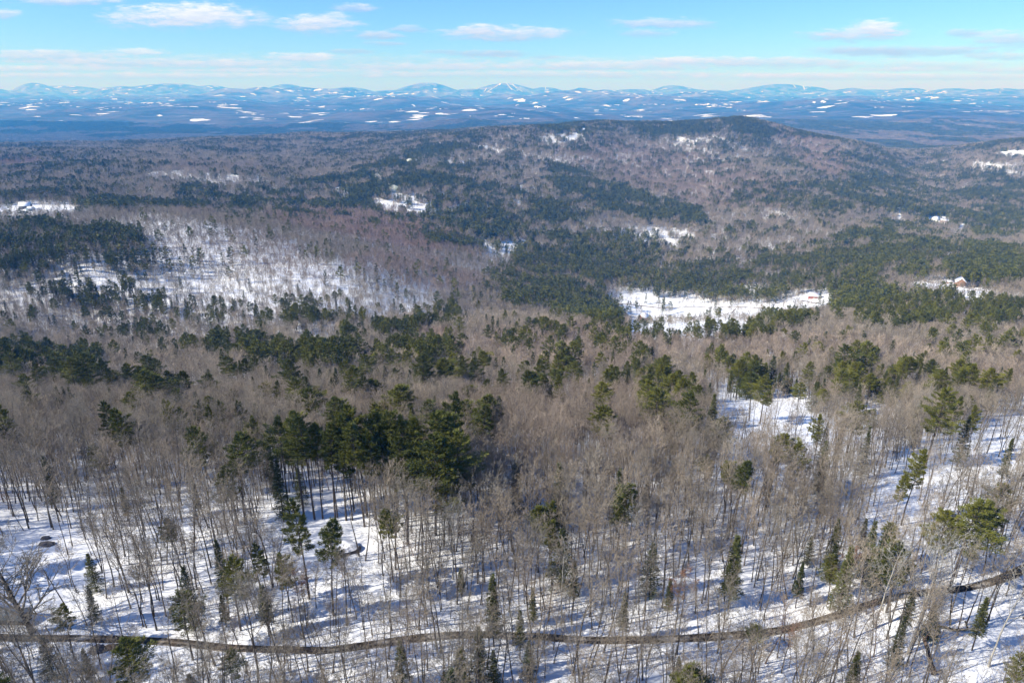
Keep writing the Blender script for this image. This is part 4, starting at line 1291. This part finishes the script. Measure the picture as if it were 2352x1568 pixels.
def house(name, px, py, L, Wd, hw, hr, yaw, wall, roof, label, group=None, chimney=True, cat='house', nwin=3, ymin=500):
    """gabled building: ridge along local x"""
    h = ray_hit(px, py, 0, 6000, ymin)
    if h is None:
        return
    z = float(zlook(*h))
    o = bpy.data.objects.new(name, None)
    COL.objects.link(o)
    o.location = (h[0], h[1], z)
    o.rotation_euler = (0, 0, R(yaw))
    tag(o, label, cat, group)
    a, b = L / 2, Wd / 2
    V = np.array([(-a, -b, -2), (a, -b, -2), (a, b, -2), (-a, b, -2), (-a, -b, hw), (a, -b, hw), (a, b, hw), (-a, b, hw), (-a, 0, hw + hr), (a, 0, hw + hr)], float)
    T = [(0, 1, 5), (0, 5, 4), (1, 2, 6), (1, 6, 5), (2, 3, 7), (2, 7, 6), (3, 0, 4), (3, 4, 7), (4, 8, 7), (5, 6, 9), (4, 5, 9), (4, 9, 8), (6, 7, 8), (6, 8, 9)]
    link('wall', mesh_from('wall', V, T, [wall]), o)
    ov = .5
    sl = hr / b
    parts = []
    for sg in (-1, 1):
        y1 = sg * (b + ov)
        z1 = hw - sl * ov
        A_ = [(-a - ov, 0, hw + hr + .08), (a + ov, 0, hw + hr + .08), (a + ov, y1, z1 + .08), (-a - ov, y1, z1 + .08)]
        B_ = [(x_, y_, z_ + .35) for x_, y_, z_ in A_]
        parts.append((np.array(A_ + B_, float), np.array([(0, 3, 2, 1), (4, 5, 6, 7), (0, 1, 5, 4), (1, 2, 6, 5), (2, 3, 7, 6), (3, 0, 4, 7)])))
    rf = link('roof', mesh_from('roof', *joinq(parts), [roof]), o)
    if chimney:
        link('chimney', mesh_from('chimney', *box(a * .3, a * .3 + .9, -.45, .45, hw, hw + hr + 1.3), [M_BRICK]), rf)
    for i in range(nwin):
        x0 = -a + L * (i + .75) / (nwin + .5)
        for zz in ([1.0, 3.6] if hw > 4.5 else [1.0]):
            w_ = link('window', mesh_from('window', *joinq([box(x0 - .6, x0 + .6, -b - .06, -b - .02, zz, zz + 1.3)]), [M_GLASS]), o)
            link('frame', mesh_from('frame', *joinq([box(x0 - .72, x0 - .6, -b - .1, -b - .01, zz - .12, zz + 1.42), box(x0 + .6, x0 + .72, -b - .1, -b - .01, zz - .12, zz + 1.42), box(x0 - .6, x0 + .6, -b - .1, -b - .01, zz + 1.3, zz + 1.42), box(x0 - .6, x0 + .6, -b - .1, -b - .01, zz - .12, zz)]), [M_TRIM]), w_)
    link('door', mesh_from('door', *box(-a * .08, -a * .08 + 1.1, -b - .08, -b - .02, 0, 2.1), [M_TRIM]), o)
    for sg in (-1, 1):
        w_ = link('window', mesh_from('window', *box(min(sg * (a + .02), sg * (a + .06)), max(sg * (a + .02), sg * (a + .06)), -.7, .7, hw * .45, hw * .45 + 1.4), [M_GLASS]), o)
    return o


house('house', 2205, 656, 15.6, 12.0, 5.5, 5.0, 62, M_BROWN, M_RSNOW, 'tall brown wooden house with snow covered roof at the clearing far right', ymin=700)
house('garage', 2234, 660, 12.0, 9.6, 3.1, 2.9, 5, M_DARKR, M_DARKR, 'low garage with bare dark roof beside the tall brown house', chimney=False, cat='garage', ymin=700)
house('shed', 2181, 650, 8, 4, 2.4, 1.2, 0, M_BROWN, M_RSNOW, 'long low tan shed left of the tall brown house', chimney=False, cat='shed', nwin=2, ymin=700)
house('cabin', 1870, 684, 15.6, 10.8, 3.8, 3.8, -25, M_REDW, M_RSNOW, 'red brown cabin with white roof among pines at the right end of the valley clearing', ymin=600)
house('house', 1478, 735, 13.2, 10.8, 5.4, 4.1, 35, M_REDW, M_RSNOW, 'dull red house half hidden by pines at the lower edge of the valley clearing', ymin=600)
house('house', 1437, 727, 9.6, 8.4, 4.1, 4.1, 75, M_BLUEW, M_RSNOW, 'small blue grey gabled house at the left corner of the valley clearing', ymin=600)
house('shed', 1586, 733, 8, 5, 2.6, 1.2, -4, M_WHITEW, M_METAL, 'small grey roofed shed in the snow below the valley lanes', chimney=False, cat='shed', nwin=2, ymin=600)
house('house', 2149, 506, 18.0, 13.2, 6.0, 5.0, 20, M_WHITEW, M_RSNOW, 'white house with snowy roof amid the green pines of the far right valley', ymin=1200)
house('house', 2168, 510, 16.8, 10.8, 4.8, 4.3, -20, M_BROWN, M_RSNOW, 'brown walled house just right of the white valley house', ymin=1200)
house('house', 60, 480, 16.8, 13.2, 6.0, 5.4, 20, M_DARKR, M_RSNOW, 'dark farmhouse with snowy roof beside the snow field on the left hill', ymin=900)
house('barn', 71, 484, 10, 8, 3.4, 3.0, 70, M_BLUEW, M_RSNOW, 'small dark barn in front of the hill farmhouse', cat='barn', chimney=False, ymin=900)

# the green roofed shed at the edge of the near woods
sx, sy = SHED
sz = float(zlook(sx, sy)) + .1
o = bpy.data.objects.new('woodland_shed', None)
COL.objects.link(o)
o.location = (sx, sy, sz)
o.rotation_euler = (0, 0, R(-2))
tag(o, 'low shed with flat grey green metal roof by the big bare oak', 'shed')
link('wall', mesh_from('wall', *box(-7.5, 4.4, -.6, 1.3, -1, 1.0), [M_LOG]), o)
V, Fq = box(-8, 5.0, -.95, 1.6, 1.03, 1.16)
V[np.isclose(V[:, 1], 1.6), 2] += .5
rf = link('roof', mesh_from('roof', V, Fq, [M_METAL]), o)
link('gutter', mesh_from('gutter', *box(-8, 5.0, -1.05, -.96, .95, 1.12), [M_DARKR]), rf)
for x0 in (-5, -1.5, 2.2):
    link('window', mesh_from('window', *box(x0, x0 + 1.0, -.66, -.62, .3, .8), [M_GLASS]), o)

# ------------------------------------------------------------------ boulders, dead wood, old oak, birches, ledges
def rock(name, x, y, sx_, sy_, sz_, mat, seed, label, cat='boulder', group=None, sink=.25, cap=None):
    rg_ = np.random.RandomState(seed)
    n1_, n2_ = 22, 12
    th = np.linspace(0, 2 * math.pi, n1_, endpoint=False)
    phv = np.linspace(0.02, math.pi * .62, n2_)
    V = []
    for ph_ in phv:
        V.append(np.stack([np.sin(ph_) * np.cos(th), np.sin(ph_) * np.sin(th), np.full(n1_, math.cos(ph_))], 1))
    V = np.concatenate(V)
    nn = fbm(V[:, 0] * 2.1 + seed, V[:, 1] * 2.1 + V[:, 2] * 1.7, 4, seed)
    V = V * (0.72 + .62 * nn[:, None]) * np.array([sx_, sy_, sz_])
    ii = np.arange(n1_ * n2_).reshape(n2_, n1_)
    Fq = np.stack([ii[:-1], ii[1:], np.roll(ii[1:], -1, 1), np.roll(ii[:-1], -1, 1)], -1).reshape(-1, 4)
    o_ = link(name, mesh_from(name, V, Fq, [mat], smooth=False), None, (x, y, float(zlook(x, y)) - sink * sz_ * .2))
    tag(o_, label, cat, group)
    if cap is not None:
        m_ = Fq[:n1_ * 6]
        link('snow_cap', mesh_from('snow_cap', V * 1.03 + np.array([0, 0, .06]), m_, [cap], smooth=True), o_)
    return o_


rock('boulder', BOULD[0], BOULD[1], 1.35, .95, .95, M_ROCK, 3, 'large dark boulder on the snowy verge just below the dirt track')
b2 = ray_hit(262, 1487)
rock('brush_pile', b2[0], b2[1], 1.7, .7, .7, M_LOG, 5, 'dark brush pile right of the large roadside boulder', 'brush pile')
for (px, py, s_, lb) in ((108, 1250, 1.0, 'small dark rock poking out of the open snow field'), (105, 1236, .7, 'smallest dark rock at the back of the open snow field'), (786, 1262, 2.2, 'snow capped rock ledge at the right end of the open snow patch')):
    q = ray_hit(px, py)
    if q:
        rock('rock', q[0], q[1], s_ * 1.5, s_, s_ * .7, M_ROCK, int(px), lb, 'rock', None, .3, M_SNOW if s_ > 2 else None)


def dead(name, nodes, r0, r1, mat, label, cat, extra=()):
    P_ = []
    for (px, py, hh) in nodes:
        q = ray_hit(px, py, hh, 400, 40)
        P_.append((q[0], q[1], float(zlook(*q)) + hh))
    P_ = np.array(P_)
    t_ = np.linspace(0, len(P_) - 1, 3 * len(P_))
    Q = np.stack([np.interp(t_, np.arange(len(P_)), P_[:, k_]) for k_ in range(3)], 1)
    rs = np.random.RandomState(len(nodes))
    Q[1:-1] += rs.randn(len(Q) - 2, 3) * .07
    org = Q[0].copy()
    Q -= org
    segs = [(*Q[i], *Q[i + 1], r0 + (r1 - r0) * i / len(Q), r0 + (r1 - r0) * (i + 1) / len(Q)) for i in range(len(Q) - 1)]
    o_ = link(name, mesh_from(name, *tubes(segs, 8), [mat], smooth=True), None, tuple(org))
    tag(o_, label, cat)
    for e_ in extra:
        i = min(int(e_[0] * len(Q)), len(Q) - 2)
        a_ = Q[i]
        dd = np.array(e_[1])
        link('limb', mesh_from('limb', *tubes([(*a_, *(a_ + dd * .5), e_[2], e_[2] * .7), (*(a_ + dd * .5), *(a_ + dd * .5 + (dd * .5 + [.2, .1, .25])), e_[2] * .7, e_[2] * .3)], 6), [mat], smooth=True), o_)
    return o_


dead('dead_trunk', [(2145, 1546, .3), (2139, 1524, 1.0), (2135, 1505, 1.6), (2127, 1480, 2.2), (2122, 1466, 2.6)], .42, .22, M_LOG, 'broken dark dead trunk leaning on the open snow at the lower right', 'dead tree', [(.0, (1.2, .3, .2), .25), (.05, (-.9, -.4, .3), .2), (.95, (.5, .3, .8), .14), (.9, (-.5, .2, .9), .14)])
dead('fallen_log', [(2142, 1462, .4), (2158, 1455, .5), (2150, 1440, .5), (2165, 1438, .4), (2190, 1444, .35), (2215, 1447, .3), (2224, 1442, .4), (2216, 1425, 1.2)], .26, .14, M_MOSS, 'crooked mossy fallen limb lying on snow behind the broken trunk', 'fallen log', [(.5, (.6, 1.0, .5), .09), (.3, (-.3, .9, .5), .08)])

ox, oy = OAKP
o = place('oak_tree', (ox, oy, float(zlook(ox, oy)) - .2), .6, (.88, .88, .88), OAK)
tag(o, 'big wide spreading bare oak beside the green roofed shed', 'tree')
for i, (px, py, sc_, lb) in enumerate([(2085, 1500, 1.05, 'pale barked birch leaning over the broken dead trunk'), (2110, 1480, .9, 'second pale birch close behind the leaning one'), (1290, 1430, .8, 'slim pale birch in the middle of the slope above the track'), (1040, 1330, .85, 'whitish birch left of centre on the first slope'), (2010, 1440, .9, 'pale birch standing on the bank above the bend of the track'), (2270, 1530, 1.0, 'greenish pale tree on the open snow at the lower right corner'), (2125, 1000, .8, 'white branching birch among brown woods at the upper right snow'), (760, 1060, .75, 'thin pale birch in front of the pine grove'), (1465, 1320, .8, 'pale birch above the middle of the track')]):
    q = ray_hit(px, py)
    z_ = float(zlook(*q))
    o = place('birch_tree', (q[0], q[1], z_ - .15), i * 1.3, (sc_, sc_, sc_), BIRCH[i % 3], tilt=((0, .12) if i == 0 else (0, 0)))
    tag(o, lb, 'birch')
for i, (px, py, sc_, lb) in enumerate([(1548, 1462, .72, 'russet leaved beech holding brown leaves above the track right of the middle'), (1905, 1400, .62, 'brown leaved tree above the bend of the track left of the right hand clump'), (705, 1440, .6, 'small reddish brown leaved tree left of the middle just above the track'), (1795, 1545, .5, 'low reddish bush like tree at the bottom edge right of the middle')]):
    q = ray_hit(px, py)
    t_, c_ = bare_tree(700 + i, H=19, n1=14, n2=5, n3=4, n4=2, tw=.018, cb=.28, ang=36, spread=.26)
    rg_ = np.random.RandomState(70 + i)
    pick = c_[rg_.randint(len(c_) // 3, len(c_), 3200)]
    D_ = rg_.randn(3200, 3)
    D_ /= np.linalg.norm(D_, axis=1, keepdims=True)
    lv, lf = leaf_tris(pick[:, 3:6] + rg_.randn(3200, 3) * .12, D_, rg_.uniform(.10, .22, 3200), rg_.uniform(.06, .12, 3200), rg_)
    cm_ = soup([(*tubes(c_, 3), 0), (lv, lf, 1)], 'crown_mesh', [M_TWIG, M_RUSSET])
    o = place('beech_tree', (q[0], q[1], float(zlook(*q)) - .15), i * 1.7, (sc_, sc_, sc_), [mesh_from('trunk_mesh', *tubes(t_, 6), [M_TRUNK], smooth=True), cm_])
    tag(o, lb, 'tree')
for i, (px, py, sc_, lb) in enumerate([(905, 438, 26, 'pale lichen green rock ledge high on the front of the long hill'), (946, 373, 24, 'bare snow streaked ledge near the top left of the long hill'), (862, 415, 17, 'small snow streaked ledge left of the pale green one')]):
    q = ray_hit(px, py, 0, 4000, 1400)
    rock('rock_ledge', q[0], q[1], sc_ * 1.2, sc_, sc_ * .62, M_LEDGE, 31 + i, lb, 'rock ledge', None, .9, None)

# ------------------------------------------------------------------ haze
m_haze = bpy.data.materials.new('haze')
m_haze.use_nodes = True
N = NT(m_haze.node_tree)
pv = N.n('ShaderNodeVolumePrincipled', {'Color': (.055, .35, 1.0, 1.0), 'Density': 9.6e-5, 'Anisotropy': 0.0})
pv.inputs['Absorption Color'].default_value = (1, 1, 1, 1)
N.n('ShaderNodeOutputMaterial', {'Volume': pv.outputs[0]})
hx, hy0, hy1, hz0, hz1 = 75000, -3000, 60000, -420, 800
Vh = [(x, y, z) for z in (hz0, hz1) for x, y in ((-hx, hy0), (hx, hy0), (hx, hy1), (-hx, hy1))]
Fh = [(0, 3, 2, 1), (4, 5, 6, 7), (0, 1, 5, 4), (1, 2, 6, 5), (2, 3, 7, 6), (3, 0, 4, 7)]
tag(link('haze', mesh_from('haze', Vh, Fh, [m_haze])), 'thin blue haze lying over the far hills', None, None, 'stuff')

# ------------------------------------------------------------------ labels of the individual conifers
LBL = {
    (683, 1152): 'tall slim pine with layered boughs over the open snow patch, back one of two', (743, 1202): 'tall slim pine right of its twin at the edge of the open snow patch', (497, 1239): 'dense yellowish young evergreen left of the slim pine pair',
    (526, 1287): 'pine just below the dense yellowish evergreen, boughs reaching right', (597, 1245): 'small topped pine between the yellowish evergreen and the slim pine', (650, 1260): 'dark bushy topped pine directly below the tall slim pine',
    (413, 1365): 'orange green pine with bare stem reaching down across the dirt track', (507, 1365): 'small orange tinged evergreen right of the pine that crosses the track', (139, 1395): 'flat topped dark pine right of the big spreading oak',
    (190, 1487): 'narrow yellow green spruce just below the track near the boulder', (520, 1500): 'full green pine cut by the bottom edge below the track', (393, 1190): 'small thin topped pine among hardwoods in the left woods', (443, 1100): 'narrow yellowish evergreen among trunks left of the grove',
    (633, 1057): 'dark bushy hemlock under the left end of the pine grove', (683, 1074): 'dark hemlock casting blue shade above the open snow patch', (95, 1458): 'wide grey green hemlock across the track below the oak', (433, 1545): 'small green evergreen tip at the bottom edge', (278, 1118): 'grey green hemlock alone in the left hardwoods',
    (600, 1342): 'greyish hemlock behind bare twigs right of the orange tinged evergreen', (891, 1169): 'compact dark pine at the right edge of the open snow patch', (1014, 1099): 'round olive pine just below the right end of the grove', (1238, 1160): 'flat wide pine in the middle of the slope, left half of a pair', (1264, 1157): 'small pine top, right half of the flat pair',
    (1427, 1105): 'tall full olive pine standing alone right of the middle', (1134, 1315): 'narrow pointed yellow green spruce in the middle above the track', (1057, 1302): 'tiny yellowish evergreen left of the pointed spruce', (1321, 1287): 'dim green hemlock behind trunks right of the pointed spruce', (1437, 1357): 'grey green hemlock above the track below the lone olive pine',
    (1541, 1327): 'small evergreen above the russet brown tree', (917, 1467): 'round blue green hemlock just below the track', (1100, 1438): 'dull green hemlock in the thicket touching the track', (1133, 1492): 'low hemlock in the thicket at the bottom middle', (1050, 1490): 'left hemlock of the bottom thicket', (1195, 1400): 'hemlock right of the thicket above the track', (1215, 1470): 'hemlock at the right end of the bottom thicket',
    (1562, 1508): 'small evergreen at the bottom edge right of the middle', (2110, 1030): 'upper of two stacked slim pines before the bright right snowfield', (2078, 1082): 'lower of two stacked slim pines before the bright right snowfield', (2235, 1149): 'biggest broad yellow green pine at the right', (2184, 1179): 'lower left pine joined to the biggest broad pine',
    (2041, 1206): 'pointed dark hemlock left of the biggest broad pine', (2075, 1239): 'wide dark pine in the clump left of the biggest broad pine', (1955, 1255): 'dark hemlock at the left end of the right clump', (1922, 1275): 'low pine left of the right hand clump', (1865, 1229): 'small bright evergreen left of the right hand clump', (1991, 1189): 'thin evergreen behind the right hand clump',
    (2078, 1415): 'half bare spruce beside the broken dead trunk', (2101, 1350): 'greenish evergreen just below the bend of the track', (2151, 1385): 'wide low evergreen with shadow right of the half bare spruce', (1728, 1433): 'small dark hemlock standing on the edge of the track', (1911, 1102): 'tiny yellow evergreen tip in the brown woods at right',
    (2268, 1370): 'pale green lichen covered tree above the open snow corner', (1845, 1292): 'brownish green evergreen above the bend of the track', (1020, 1540): 'low evergreen at the bottom edge in the middle', (1031, 906): 'layered pine rising behind the right end of the grove',
    (187, 816): 'broad dark pine, front one of the big pair at the left', (160, 826): 'broad dark pine behind the big pair at the left', (325, 856): 'broad dark spreading pine right of the big left pair', (350, 862): 'second spreading pine joined to the broad one', (3, 920): 'dark pine cut by the left edge', (253, 920): 'left pine of the close pair left of the grove', (283, 933): 'right pine of the close pair left of the grove',
    (450, 980): 'bushy low pine between the close pair and the grove', (580, 960): 'round pine just left of the grove', (483, 1006): 'small pine beside the bushy low pine', (1951, 796): 'large layered dark pine in the pinkish brown woods at right', (2168, 886): 'tall leaning pine beside a pale birch at the right', (2088, 818): 'narrow two tiered pine at the right', (1595, 900): 'broad pine at the left end of the right snow opening', (1641, 906): 'pointed pine beside the broad one at the right snow opening',
    (1490, 878): 'dark pine behind the right snow opening, left one', (1517, 896): 'dark pine behind the right snow opening, lower one', (1735, 856): 'broad pine above the right snow opening', (1761, 860): 'second broad pine above the right snow opening',
}


def depth_zone(by):
    return 'on the far valley side' if by < 800 else 'in the middle brown woods' if by < 960 else 'on the slope behind the grove' if by < 1120 else 'on the slope above the track' if by < 1430 else 'along and below the track'


for o in [o for o in COL.objects if '_key' in o]:
    px, py = o['_key'][0], o['_key'][1]
    bx, by = o['_base'][0], o['_base'][1]
    ek = tuple(int(v) for v in o['_ek'])
    nm = 'pine' if o.name.startswith('pine') else 'hemlock'
    if ek in LBL:
        o['label'] = LBL[ek]
    elif ek[0] and 600 < ek[0] < 1090 and 900 < ek[1] < 1040:
        half = 'left half' if ek[0] < 780 else 'middle' if ek[0] < 930 else 'right half'
        o['label'] = f'tall olive green pine packed in the {half} of the dense grove'
        o['group'] = f'pines in the {half} of the grove'
    else:
        kind_ = 'tall green' if ek[0] else 'dark half hidden'
        o['label'] = f'{kind_} {nm} {depth_zone(by)}, {zone(px, py)}'
        o['group'] = f'{kind_} {nm}s {depth_zone(by)}, {zone(px, py)}'
    for k_ in ('_key', '_base', '_ek'):
        del o[k_]
